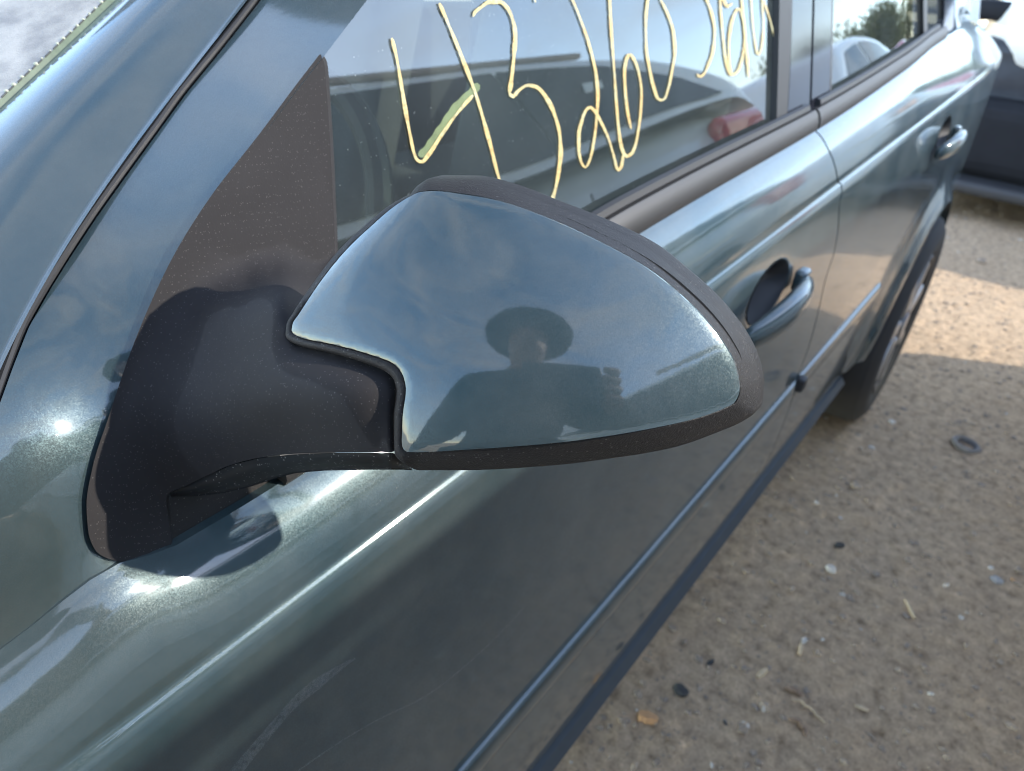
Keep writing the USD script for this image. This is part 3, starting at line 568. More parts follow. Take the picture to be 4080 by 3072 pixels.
# along the arm side the ring hugs the cap instead of running back to the rim
sd_ = gaussian_filter1d(((fo[:, 0] < 895) & (fo[:, 1] > 640) & (fo[:, 1] < 1012)).astype(float), 2, mode='wrap')[:, None]
Po_arm = CAM+ray(fo)*(cap_r(fo)+.0040)[:, None]; Po = sd_*Po_arm+(1-sd_)*Po
rim_c = Po.mean(0)
G0 = Pi+np.array([-.0, .0012, 0])                           # groove beside the cap
mid1 = Pi*.92+Po*.08+np.array([0, -.0004, 0]); mid2 = Pi*.45+Po*.55+np.array([0, -.0016, .0003]); mid3 = Pi*.10+Po*.90+np.array([0, -.0008, .0002])
back1 = Po+np.array([0, .006, 0]); back2 = (Po-rim_c)*.97+rim_c+np.array([0, .010, 0]); back3 = (Po-rim_c)*.90+rim_c+np.array([0, .010, 0])
inner0 = Pi+np.array([0, .006, 0])+(rim_c-Pi)*.01
rings = np.stack([inner0, G0, mid1, mid2, mid3, Po, back1, back2, back3], 0)
fr_mesh = loft(np.concatenate([rings, ], 0), closed=True, caps=False)
nrm = fr_mesh.face_normals; c_ = fr_mesh.triangles_center
if np.einsum('ij,ij->i', nrm[len(nrm)//9*3:len(nrm)//9*5], (CAM-c_)[len(nrm)//9*3:len(nrm)//9*5]).sum() < 0: fr_mesh.invert()
mirror = obj('side_mirror', fr_mesh, GRAIN, sedan, smooth=50, label='dusty door mirror with a black plastic rim and teal painted cap')
capm = obj('mirror_cap', skirted(cap3, f2, NB, ray(cap_o)*.004+np.array([0, .003, 0])), CAPPAINT, mirror, smooth=40)
gl_v = back3+np.array([0, -.004, 0]); cc = gl_v.mean(0); nn = len(gl_v)
vv = np.vstack([gl_v, cc]); ff = np.stack([np.arange(nn), (np.arange(nn)+1) % nn, np.full(nn, nn)], 1)
ff = facing(vv, ff, lambda c: np.tile([0., 1, 0], (len(c), 1)))
obj('mirror_glass', (vv, ff), MIRRORG, mirror, smooth=True)
gv = inner0+np.array([0, .002, 0]); vv = np.vstack([gv, gv.mean(0)]); ff = facing(vv, ff, lambda c: CAM-c)
obj('housing_bulkhead', (vv, ff), CAVITY, mirror, smooth=True)

# sail plate and arm in one moulding: the plate's plane plus the trumpet of the arm
def sstep(t): t = np.clip(t, 0, 1); return t*t*(3-2*t)
arm_out = [(690, 118), (700, 135), (706, 200), (714, 320), (720, 440), (724, 545), (724, 640), (700, 700), (645, 742), (712, 760), (790, 783), (836, 803), (851, 822), (855, 846), (850, 900), (851, 977), (760, 977), (700, 978), (630, 981), (560, 989), (500, 1004), (450, 1026), (400, 1050), (368, 1064), (359, 1074), (362, 1110), (370, 1184), (330, 1204), (268, 1214), (213, 1196), (191, 1150), (187, 1090), (200, 1010), (235, 900), (290, 740), (370, 562), (450, 432), (560, 290), (640, 183)]
armend_px = dense([(628, 718), (645, 742), (712, 760), (790, 783), (836, 803), (851, 822), (855, 846), (850, 900), (851, 977)], 10., closed=False)
armend_r = dome_r(armend_px)+.0065
kde = cKDTree(armend_px)
arm_c = [((690, 118), 0), ((700, 250), 0), ((712, 400), 0), ((724, 540), 0), ((640, 183), 0), ((560, 290), 0), ((600, 420), 0), ((520, 470), 0), ((450, 432), 0), ((410, 560), 0), ((470, 560), .0005), ((370, 562), 0), ((330, 680), 0), ((290, 740), 0), ((260, 830), 0), ((235, 900), 0), ((200, 1010), 0), ((187, 1090), 0), ((191, 1150), 0), ((268, 1213), 0), ((330, 1204), 0), ((370, 1184), 0), ((300, 1120), 0), ((260, 1000), .0003), ((362, 1110), 0), ((660, 520), 0), ((620, 540), .001), ((560, 560), .002),
         ((690, 590), .003), ((640, 585), .007), ((590, 590), .008), ((540, 612), .009), ((480, 640), .0085), ((420, 690), .005), ((370, 760), .005), ((340, 850), .007), ((330, 950), .005), ((365, 1064), .002), ((450, 1028), .016), ((560, 990), .040), ((500, 660), .020), ((470, 760), .026), ((440, 880), .026), ((420, 980), .016), ((560, 650), .036), ((610, 640), .052), ((560, 760), .052), ((560, 880), .056)]
ap = np.array([a for a, _ in arm_c], float); ah = np.array([h for _, h in arm_c])
sail_r = lambda v: np.linalg.norm(on_glass(v, sail_off(v))-CAM, axis=1)
_eh = sail_r(armend_px)-armend_r
sc_ = float(np.interp(851, armend_px[-12:, 0], _eh[-12:]))/.110
_sl = np.array([(690, 118), (640, 183), (560, 290), (450, 432), (370, 562), (290, 740), (235, 900), (200, 1010), (187, 1090), (191, 1150), (213, 1196), (268, 1214), (330, 1204), (370, 1184)], float); _kd_sl = cKDTree(dense(_sl, 6., closed=False))
arm_sd = lambda v: _kd_sl.query(v)[0]
arm_rb = RBFInterpolator(np.vstack([ap, armend_px[::3]]), np.r_[ah*sc_, _eh[::3]], kernel='thin_plate_spline', smoothing=1200.)
def arm_r(v):
    dk, kk = kde.query(v, k=6); wk = 1/(dk+3.)**2; e = (_eh[kk]*wk).sum(1)/wk.sum(1); b = np.exp(-(dk[:, 0]/14.)**2); g_ = np.clip((arm_sd(v)-2)/40., 0, 1)
    return sail_r(v)-np.maximum((1-b)*arm_rb(v)*(.25+.75*g_)+b*e, -.0002)
arm_d = dense(arm_out, 7., smooth=1); v2, f2 = tri2d(arm_d, 8.)
rA = arm_r(v2); P = CAM+ray(v2)*rA[:, None]
arm = obj('mirror_arm', skirted(P, f2, len(arm_d), ray(arm_d)*.007+np.array([0, .002, 0])), SMOOTHP, mirror, smooth=40, label='smooth black sail plate and arm of the mirror')
# lower cover of the arm: a glossy dark strip rolling under
up_px = dense([(366, 1066), (400, 1051), (450, 1027), (500, 1005), (560, 990), (630, 982), (700, 979), (760, 978), (851, 978), (882, 1007)], 10., closed=False)
lo_px = dense([(372, 1074), (420, 1072), (480, 1066), (540, 1052), (600, 1032), (640, 1022), (700, 1017), (800, 1015), (870, 1015), (890, 1016)], 10., closed=False)
k = 90; tt = np.linspace(0, 1, k)
def resamp(p): 
    L = np.r_[0, np.cumsum(np.linalg.norm(np.diff(p, axis=0), axis=1))]; return np.stack([np.interp(tt*L[-1], L, p[:, i]) for i in range(2)], 1)
up_, lo_ = resamp(up_px), resamp(lo_px); ru = arm_r(up_)+.0012
rl = ru+np.interp(tt, [0, .5, 1], [.006, .016, .012])
rings = []
for t, e in zip(np.linspace(0, 1, 9), np.linspace(0, 1, 9)):
    p = up_*(1-t)+lo_*t; r = ru*(1-t)+rl*t-.0035*math.sin(math.pi*t)*np.interp(tt, [0, .1, .9, 1], [.1, 1, 1, .5]); rings.append(CAM+ray(p)*r[:, None])
rings.append(rings[-1]+ray(lo_)*.02+np.array([0, 0, .004]))
v = np.stack(rings, 1).reshape(-1, 3); f = facing(v, grid_faces(k, len(rings)), lambda c: CAM-c)
obj('arm_lower_cover', (v, f), GLOSSB, mirror, smooth=True)
# grained plate behind the arm, lit through the gap under it
po = dense([(357, 1062), (420, 1030), (560, 1000), (690, 985), (622, 1028), (500, 1106), (374, 1186), (366, 1130)], 12.); v2, f2 = tri2d(po, 12.)
obj('sail_base', skirted(on_glass(v2, .007), f2, len(po), ray(po)*.006), GRAIN, mirror)

# ------------------------------------------------------------------ door handles
def handle(hy, hz, parent):
    s0 = s_at(hy, hz); x0 = float(_fx.ev(hy, s0))
    rings = []
    for t in np.linspace(0, 1, 40):
        y = hy-.098+.196*t; e = math.sin(math.pi*min(1, max(0, t)))**.5 if 0 < t < 1 else 0
        out = .005+.026*np.clip(math.sin(math.pi*(.06+.9*t)), 0, 1)**.6
        hh = .008+.0115*e+.003*math.cos((t-.15)*3); dd = .006+.008*e
        if t in (0., 1.): hh, dd = .002, .0015
        zc_ = hz-.013+(y-hy)*.07+.006*math.sin(math.pi*t)-.004
        rings.append([(x0+out+dd*math.cos(a), y, zc_+hh*math.sin(a)+.003*math.cos(a)) for a in np.linspace(0, 2*np.pi, 18, endpoint=False)])
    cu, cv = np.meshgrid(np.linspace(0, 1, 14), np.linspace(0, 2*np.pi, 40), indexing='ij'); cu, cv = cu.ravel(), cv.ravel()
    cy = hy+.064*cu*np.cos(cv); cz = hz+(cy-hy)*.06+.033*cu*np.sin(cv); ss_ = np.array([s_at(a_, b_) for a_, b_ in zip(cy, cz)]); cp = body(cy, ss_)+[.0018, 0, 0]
    obj('handle_cup', (cp, facing(cp, grid_faces(14, 40), lambda c: np.tile([1., 0, 0], (len(c), 1)))), CUP_SHADE, parent, smooth=True)  # patch just over the painted recess; its black paints in the shadow there
    h = obj('door_handle', loft(rings), PAINT, parent)
    y = hy+.085; obj('lock_cap', rbox((.016, .028, .030), .006, (x0+.012, y+.004, hz-.008)), PAINT, parent)
    return h
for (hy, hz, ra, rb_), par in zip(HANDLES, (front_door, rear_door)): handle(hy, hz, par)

# ------------------------------------------------------------------ rear wheel
def revolve(prof, cx=0):
    prof = np.array(prof); n = 72; a = np.linspace(0, 2*np.pi, n, endpoint=False)
    return loft(np.stack([np.stack([prof[:, 0], prof[:, 1]*math.cos(t), prof[:, 1]*math.sin(t)], 1) for t in np.r_[a, a[:1]]], 0), closed=False)
XW = .036; WHY = 2.65
tyre_prof = [(-.19, .20), (-.195, .26), (-.185, .292), (-.16, .303), (-.10, .3055), (-.04, .303), (-.018, .294), (-.004, .27), (.0, .245), (-.003, .222), (-.010, .203), (-.02, .198)]
wh = revolve([(-.03, .0), (-.022, .03), (-.018, .05), (-.030, .06), (-.036, .14), (-.030, .168), (-.012, .182), (-.006, .190), (-.004, .199), (-.012, .203), (-.03, .2)])
def wplace(m): m = m.copy(); m.fix_normals(); m.apply_translation((XW, WHY, WZ)); return m
wheel = obj('wheel', wplace(wh), plain('wheel_back', (.05, .05, .05), rough=.6, metallic=.5), sedan, smooth=35)
obj('tyre', wplace(revolve(tyre_prof)), TYRE, wheel)
for k in range(7):
    a = 2*np.pi*k/7+.3; sp_ = rbox((.022, .135, .044), .008, (-.018, .115, 0)); sp_.apply_transform(trimesh.transformations.rotation_matrix(a, (1, 0, 0))); obj('spoke', wplace(sp_), ALLOY, wheel)
hubm = trimesh.creation.cylinder(.036, .02); hubm.apply_transform(trimesh.transformations.rotation_matrix(np.pi/2, (0, 1, 0))); hubm.apply_translation((-.012, 0, 0)); obj('hub_cap', wplace(hubm), ALLOY, wheel)
aa = np.linspace(-.3, np.pi+.1, 40); rings = np.stack([[(-.03, WY+.375*math.cos(t), WZ+.375*math.sin(t)), (-.32, WY+.375*math.cos(t), WZ+.375*math.sin(t))] for t in aa], 0)
obj('wheel_arch_liner', (rings.reshape(-1, 3), facing(rings.reshape(-1, 3), grid_faces(40, 2), lambda c: np.array([0, WY, WZ])-c)), CAVITY, quarter, smooth=True)

# rest of the shell: roof, tail, floor pan, far side and the seats that show through the glass
def slab(pts, thick=.02): return None
def gridpatch(fn, n=24, m=16):
    u, v = np.meshgrid(np.linspace(0, 1, n), np.linspace(0, 1, m), indexing='ij'); P = np.stack(fn(u.ravel(), v.ravel()), 1); return P, grid_faces(n, m)
P, f = gridpatch(lambda u, v: (-.33-1.05*u, .95+1.5*v, 1.40+.05*np.sin(np.pi*u)**.7*1-.0+.03*np.sin(np.pi*(.1+.8*v))-.03*u*0))
obj('roof', (P, facing(P, f, lambda c: np.tile([0, 0, 1.], (len(c), 1)))), PAINT, sedan, smooth=True)
P, f = gridpatch(lambda u, v: (-.22-1.28*u, 2.95+.72*v, 1.09-.05*v**2+.03*np.sin(np.pi*u)))
obj('boot_lid', (P, facing(P, f, lambda c: np.tile([0, 0, 1.], (len(c), 1)))), PAINT, sedan, smooth=True)
tail = loft([[(-.23-1.25*u, 3.70, z) for u, z in ((0, .35), (0, 1.0), (1, 1.0), (1, .35))], [(-.3-1.1*u, 3.78, z) for u, z in ((0, .42), (0, .9), (1, .9), (1, .42))]])
obj('rear_bumper', tail, PAINT, sedan)
obj('floor_pan', rbox((1.45, 3.1, .1), .03, (-.86, 1.75, .30)), DARK, sedan)
obj('far_door', rbox((.06, 2.9, .62), .02, (-1.62, 1.45, .64)), DARK, sedan)
P, f = gridpatch(lambda u, v: (-.15-1.45*u, .55+.38*v+.02, .93-.02*u*0+.0*v-.10*v))
obj('dashboard', rbox((1.3, .42, .22), .06, (-.88, .74, .76)), DARK, sedan)
def seat(cx, cy, parent):
    b = obj('front_seat', rbox((.50, .50, .16), .06, (cx, cy, .48)), SEAT, parent)
    R_ = trimesh.transformations.rotation_matrix(math.radians(-16), (1, 0, 0))
    obj('backrest', rbox((.48, .13, .62), .055, (cx, cy+.33, .80), rot=R_), SEAT, b); obj('headrest', rbox((.26, .10, .17), .045, (cx, cy+.44, 1.19), rot=R_), SEAT, b)
seat(-.47, 1.28, sedan); seat(-1.15, 1.28, sedan)
rs = obj('rear_seat', rbox((1.25, .5, .18), .06, (-.8, 2.15, .48)), SEAT, sedan); obj('backrest', rbox((1.25, .16, .6), .06, (-.8, 2.5, .78)), SEAT, rs)
swh = trimesh.creation.torus(.175, .014, 40, 10); swh.apply_transform(trimesh.transformations.rotation_matrix(math.radians(62), (1, 0, 0))); swh.apply_translation((-.47, .98, .83)); obj('steering_wheel', swh, RUBBER, sedan)

# ------------------------------------------------------------------ other cars in the row
def other_car(name, label, Xn, Y0, L, W, side, bot, top, belt_, roof_, wins, paint_m, tail_end=None, extras=()):
    """a parked car whose near side is the plane x = Xn (side = -1: its near side faces -x); profiles along u = 0..L from Y0"""
    t = thing(name, label, 'car', (Xn, Y0, 0))
    us = np.linspace(0, L, 80); w = W/2; cx = -side*w
    tp = PchipInterpolator(*np.array(top).T)(us); bt = np.interp(us, *np.array(bot).T)
    endf = np.minimum(1, np.minimum(us, L-us)/.35); hw = w*(.80+.20*np.sqrt(np.clip(1-(1-endf)**2, 0, 1)))
    ang = np.linspace(0, 2*np.pi, 48, endpoint=False); rings = []
    for u, z1, z0, h in zip(us, tp, bt, hw):
        c, s = np.cos(ang), np.sin(ang); q = .42
        X = np.sign(c)*np.abs(c)**q*h; Z = (z0+z1)/2+np.sign(s)*np.abs(s)**q*(z1-z0)/2
        X = X*(1-.05*np.clip((Z-z0)/(z1-z0)-.6, 0, 1)/.4); rings.append(np.stack([cx+X, np.full(48, u), Z], 1))
    obj('body', loft(rings), paint_m, t, smooth=45)
    ur0, ur1 = roof_[0][0], roof_[-1][0]; ug = np.linspace(ur0, ur1, 60); rf = PchipInterpolator(*np.array(roof_).T)(ug); be = np.interp(ug, us, tp)-.03
    def Xside(t_): return w*(.955-.20*t_-.05*t_**2)
    rings = []
    for u, z1, z0 in zip(ug, rf, be):
        z1 = max(z1, z0+.012); k = np.clip((z1-z0)/.45, 0.02, 1)
        pr = [(Xside(t_*k), z0+(z1-z0)*t_) for t_ in (0, .3, .6, .85, .95)]+[(Xside(k)-.03, z1-.004), (Xside(k)-.12, z1+.012), (.0, z1+.03)]
        full = pr+[(-a, b) for a, b in pr[::-1][1:]]; rings.append([(cx+a, u, b) for a, b in full])
    obj('cabin', loft(rings), paint_m, t, smooth=45)
    rfi = lambda u: np.interp(u, ug, rf); bei = lambda u: np.interp(u, ug, be)
    for wpoly in wins:
        o = dense(wpoly, .05); v2, f2 = tri2d(o, .06); u, zf = v2[:, 0], v2[:, 1]; z0, z1 = bei(u), rfi(u); k = np.clip((z1-z0)/.45, .02, 1)
        P = np.stack([cx+side*(Xside(zf*k)+.006), u, z0+(z1-z0)*zf], 1)
        obj('window', skirted(P, f2, len(o), np.tile([-side*.008, 0, 0], (len(o), 1)), towards=lambda c: np.tile([side*1., 0, .2], (len(c), 1))), WINDOWB, t)
    for wu in (.82, L-.85):
        o = revolve([(-.02, 0), (-.02, .19), (.0, .2), (0, .22), (-.01, .29), (-.05, .31), (-.2, .31)]); o.apply_scale([-side*-1 if side > 0 else -1, 1, 1]); o.fix_normals(); o.apply_translation((side*.012+0, wu, .31)); wv = obj('wheel', o, TYRE, t)
        o = revolve([(0, 0), (.004, .05), (-.004, .17), (.004, .195), (-.01, .2)]); o.apply_scale([-1 if side < 0 else 1, 1, 1]); o.fix_normals(); o.apply_translation((side*.016, wu, .31)); obj('rim', o, ALLOY, wv)
    for nm, m, mm in extras: obj(nm, m, mm, t)
    return t
NX = .80
van_roof = [(1.0, 1.06), (1.35, 1.27), (1.7, 1.40), (2.2, 1.455), (3.6, 1.475), (4.4, 1.43), (4.85, 1.32), (5.08, 1.22)]
other_car('silver_wagon', 'silver wagon parked alongside, mirrored in the front side window with its red tail lamp', NX, -1.45, 5.2, 1.84, -1, [(0, .30), (.4, .22), (4.7, .22), (5.2, .32)], [(0, .62), (.12, .80), (.9, .98), (1.5, 1.06), (3.5, 1.14), (4.9, 1.22), (5.12, 1.14), (5.2, .86)], None, van_roof,
          [[(1.45, .08), (1.62, .55), (1.85, .88), (2.57, .90), (2.57, .08)], [(2.58, .08), (2.58, .90), (3.66, .89), (3.66, .08)], [(3.67, .10), (3.67, .89), (4.2, .86), (4.62, .60), (4.84, .22), (4.70, .12)]], SILVER,
          extras=[('tail_lamp', rbox((.09, .40, .26), .04, (.045, 4.86, 1.00)), REDL), ('rear_bumper', rbox((1.6, .14, .26), .06, (.9, 5.14, .48)), SILVER), ('side_rib', rbox((.03, 3.4, .035), .012, (-.008, 2.7, .70)), SILVER), ('door_seam', rbox((.004, .008, .62), .0015, (-.003, 2.58, .70)), RUBBER), ('door_seam', rbox((.004, .008, .62), .0015, (-.003, 3.68, .70)), RUBBER), ('door_handle', rbox((.03, .16, .03), .012, (-.008, 2.40, .92)), SILVER), ('roof_strip', rbox((.03, 2.2, .018), .008, (.235, 3.1, 1.475)), plain('tan_roof_strip', (.35, .30, .27), rough=.5)), ('window_sticker', rbox((.006, .12, .035), .002, (.116, 4.05, 1.33)), WHITE)])
sed_roof = [(.12, .98), (.5, 1.22), (1.0, 1.42), (1.6, 1.47), (2.3, 1.42), (3.0, 1.12), (3.2, .98)]
other_car('white_hatchback', 'white hatchback parked behind the silver wagon, mirrored in the rear side window', NX+.06, 5.05, 4.2, 1.75, -1, [(0, .30), (.4, .22), (3.8, .22), (4.2, .32)], [(0, .70), (.12, .95), (.5, 1.0), (2., .98), (3.2, .94), (4.0, .82), (4.2, .62)], None, sed_roof,
          [[(.42, .14), (.62, .70), (.95, .86), (1.35, .88), (1.35, .10)], [(1.42, .10), (1.42, .88), (2.2, .86), (2.75, .42), (2.85, .12)]], WHITE,
          extras=[('headlamp', rbox((.20, .24, .14), .05, (.14, 4.0, .72)), WHITE), ('warning_sticker', rbox((.006, .16, .12), .002, (.06, .75, 1.10)), ORANGEL), ('warning_sticker', rbox((.006, .26, .13), .002, (.058, 1.15, 1.12)), ORANGEL), ('side_mirror', rbox((.18, .12, .13), .04, (-.08, 2.62, 1.02)), WHITE)])
other_car('red_hatchback', 'red hatchback two places along, its lamp a red dot in the quarter window', NX+.3, 9.8, 4.1, 1.7, -1, [(0, .30), (.4, .22), (3.7, .22), (4.1, .32)], [(0, .62), (.15, .80), (1.1, .96), (2., .98), (3.6, 1.0), (4., .95), (4.1, .8)], None, [(1.0, .98), (1.5, 1.28), (2.0, 1.46), (2.8, 1.46), (3.5, 1.36), (3.95, 1.0)],
          [[(1.5, .10), (1.75, .60), (2.0, .86), (2.45, .88), (2.45, .10)], [(2.53, .10), (2.53, .88), (3.1, .84), (3.5, .42), (3.3, .14)]], plain('red_car_paint', (.35, .03, .03), rough=.25, coat=1.))

# car standing behind in the same row, its grey wing and bare black front end towards us
bk = thing('stripped_car', 'stripped car behind the sedan with pale grey wing over a bare black front end', 'car', (.30, 5.55, 0))
def atY(px, Y): d = ray([px])[0]; return CAM+d*((Y-CAM[1])/d[1])
wc = atY((2262, 70), 5.85)-[.30, 5.55, 0]
sph = trimesh.creation.icosphere(4, 1.); vv = sph.vertices.copy(); vv = np.sign(vv)*np.abs(vv)**.86; vv *= [.40, .95, .36]; vv[:, 2] = np.maximum(vv[:, 2], -.22); sph.vertices = vv; sph.apply_translation(wc+[.04, .65, -.02]); obj('wing', sph, SILVER, bk, smooth=60)
lamp = rbox((.30, .16, .17), .07, tuple(wc+[.02, -.10, -.08])); obj('headlamp', lamp, plain('dull_lamp', (.26, .28, .29), rough=.3, var=.3, vscale=20.), bk)
obj('bonnet', rbox((1.5, 1.3, .10), .04, (-.62, .85, 1.02)), BUMPERB, bk)
obj('windscreen', rbox((1.3, .06, .55), .02, (-.55, 1.75, 1.30), rot=trimesh.transformations.rotation_matrix(-.9, (1, 0, 0))), WINDOWB, bk)
pm = rbox((1.9, .34, .42), .10, (0, .05, .40)); pm = pm.subdivide().subdivide(); pm.vertices += .03*(meshkit.fbm(pm.vertices*6, 3, 5)-.5)[:, None]; obj('bumper_bar', pm, BUMPERB, bk, smooth=50)
pm = rbox((1.85, .20, .34), .06, (0, .16, .72)); pm = pm.subdivide().subdivide(); pm.vertices += .06*(meshkit.fbm(pm.vertices*9, 3, 8)-.5)[:, None]; obj('radiator_panel', pm, plain('grimy_panel', (.030, .033, .040), rough=.45, var=.7, vscale=12.), bk, smooth=50)
obj('lower_lip', rbox((1.9, .44, .07), .03, (0, -.06, .165)), plain('grey_lip', (.03, .031, .034), rough=.5, var=.3, vscale=8.), bk)
obj('undertray', rbox((1.7, 1.6, .10), .03, (0, 1.0, .15)), CAVITY, bk)
for sx_ in (-.86, .86):
    o = revolve([(-.09, 0), (-.09, .2), (-.08, .29), (-.05, .305), (.05, .305), (.08, .29), (.09, .2), (.09, 0)]); o.fix_normals(); o.apply_translation((sx_, .85, .305)); obj('wheel', o, TYRE, bk)
obj('flank', rbox((.16, 2.4, .60), .06, (-.90, 2.3, .62)), SILVER, bk); obj('flank', rbox((.16, 2.4, .60), .06, (.90, 2.3, .62)), SILVER, bk)

# ------------------------------------------------------------------ trees beyond the row
def tree(loc, h, label, seed):
    r = np.random.default_rng(seed); t = thing('tree', label, 'tree', loc)
    limbs = [tube(np.array([[0, 0, -.1], [.06, .02, h*.25], [-.04, .08, h*.5], [.05, 0, h*.8]]), [h*.035, h*.026, h*.018, h*.006], 8)]
    for a in r.uniform(0, 6.28, 6):
        z = h*r.uniform(.3, .6); limbs.append(tube(np.array([[0, 0, z], [math.cos(a)*h*.12, math.sin(a)*h*.12, z+h*.1], [math.cos(a)*h*.25, math.sin(a)*h*.25, z+h*.22]]), [h*.012, h*.008, h*.003], 6))
    obj('trunk', trimesh.util.concatenate(limbs), BARK, t)
    cl = [np.array([r.normal(0, .2)*h, r.normal(0, .2)*h, h*r.uniform(.42, .98)]) for _ in range(34)]
    n = 6500; ci = r.integers(0, len(cl), n); c = np.array(cl)[ci]+r.normal(0, h*.065, (n, 3)); d = r.normal(size=(n, 3)); d /= np.linalg.norm(d, axis=1, keepdims=True); e = np.cross(d, r.normal(size=(n, 3))); e /= np.linalg.norm(e, axis=1, keepdims=True)
    s = h*.020*r.uniform(.6, 1.3, (n, 1)); v = np.stack([c-d*s, c+e*s*.5, c+d*s, c-e*s*.5], 1).reshape(-1, 3); k = np.arange(n)[:, None]*4
    obj('crown', (v, np.vstack([k+[0, 1, 2], k+[0, 2, 3]])), LEAF, t, smooth=False)
for k_, (x, y, h, lab) in enumerate([(4.2, 21., 2.9, 'nearest olive tree beyond the row of cars, mirrored over the white hatchback'), (7.5, 24., 3.3, 'broad olive tree second along beyond the row of cars'), (3.2, 30., 3.6, 'tall olive tree standing in line with the gap between the cars'), (6.5, 36., 4.2, 'tallest olive tree at the far end of the yard')]): tree((x, y, 0), h, lab, k_+1)

# ------------------------------------------------------------------ the person taking the picture
import manifold3d as m3
head = R0*0+np.array([-np.sin(YAW), np.cos(YAW), 0.]); rightv = R0
def pw(f, r, z): return CAM*[1, 1, 0]+head*f+rightv*r+np.array([0, 0, z])
per = thing('person', 'person in a dark jacket and brimmed hat holding up a phone, mirrored in the cap', 'person', (0, 0, 0))
J_ = {'pel': (pw(-0.380, -0.030, 0.851), .150), 'waist': (pw(-0.370, -0.030, 0.981), .140), 'chest': (pw(-0.370, -0.030, 1.175), .150), 'shl': (pw(-0.370, -0.195, 1.235), .066), 'shr': (pw(-0.370, 0.130, 1.235), .064), 'neck': (pw(-0.360, -0.020, 1.351), .055), 'headb': (pw(-0.320, -0.020, 1.434), .075), 'headt': (pw(-0.330, -0.020, 1.526), .085),
      'ell': (pw(-0.380, -0.310, 1.018), .046), 'elr': (pw(-0.300, 0.345, 1.020), .045), 'wrl': (pw(-0.270, -0.310, 0.814), .029), 'wrr': (pw(-0.100, 0.200, 1.090), .028), 'hipl': (pw(-0.380, -0.120, 0.795), .092), 'hipr': (pw(-0.380, 0.080, 0.795), .092), 'knl': (pw(-0.350, -0.140, 0.444), .062), 'knr': (pw(-0.380, 0.100, 0.444), .062), 'anl': (pw(-0.400, -0.150, 0.083), .042), 'anr': (pw(-0.440, 0.110, 0.083), .042), 'tol': (pw(-0.240, -0.160, 0.042), .035), 'tor': (pw(-0.280, 0.130, 0.042), .035), 'nose': (pw(-0.230, -0.020, 1.462), .016)}
def bones(pairs, edge=.012, it=8):
    m = m3.Manifold()
    for a, b in pairs: m += m3.Manifold.batch_hull([m3.Manifold.sphere(J_[k][1], 20).translate(tuple(map(float, J_[k][0]))) for k in (a, b)])
    m = m.refine_to_length(edge); v, f, _ = meshkit.arrays(m); t = trimesh.Trimesh(v, f, process=True); trimesh.smoothing.filter_taubin(t, iterations=it); return t
fig = obj('body', bones([('neck', 'headb'), ('headb', 'headt'), ('headb', 'nose'), ('chest', 'neck'), ('chest', 'waist'), ('waist', 'pel'), ('pel', 'hipl'), ('pel', 'hipr'), ('hipl', 'knl'), ('knl', 'anl'), ('hipr', 'knr'), ('knr', 'anr'), ('anl', 'tol'), ('anr', 'tor'), ('chest', 'shl'), ('chest', 'shr'), ('shl', 'ell'), ('ell', 'wrl'), ('shr', 'elr'), ('elr', 'wrr')]), SKIN, per, smooth=True)
for k_ in J_: J_[k_] = (J_[k_][0], J_[k_][1]+.014)
obj('jacket', bones([('chest', 'waist'), ('waist', 'pel'), ('chest', 'shl'), ('chest', 'shr'), ('shl', 'ell'), ('ell', 'wrl'), ('shr', 'elr'), ('elr', 'wrr')]), CLOTH, per, smooth=True)
obj('trousers', bones([('pel', 'hipl'), ('pel', 'hipr'), ('hipl', 'knl'), ('knl', 'anl'), ('hipr', 'knr'), ('knr', 'anr')]), TROUSER, per, smooth=True)
hat_p = [(0, .115), (.05, .114), (.085, .100), (.098, .06), (.102, .0), (.15, -.012), (.185, -.024), (.186, -.028), (.15, -.018), (.100, -.008), (.0, -.005)]
a = np.linspace(0, 2*np.pi, 41); hat = loft(np.stack([np.stack([np.array(hat_p)[:, 0]*math.cos(t), np.array(hat_p)[:, 0]*math.sin(t), np.array(hat_p)[:, 1]], 1) for t in a], 0), closed=False); hat.fix_normals(); hat.apply_translation(pw(-.33, -.02, 1.535)); obj('hat', hat, HATM, per)
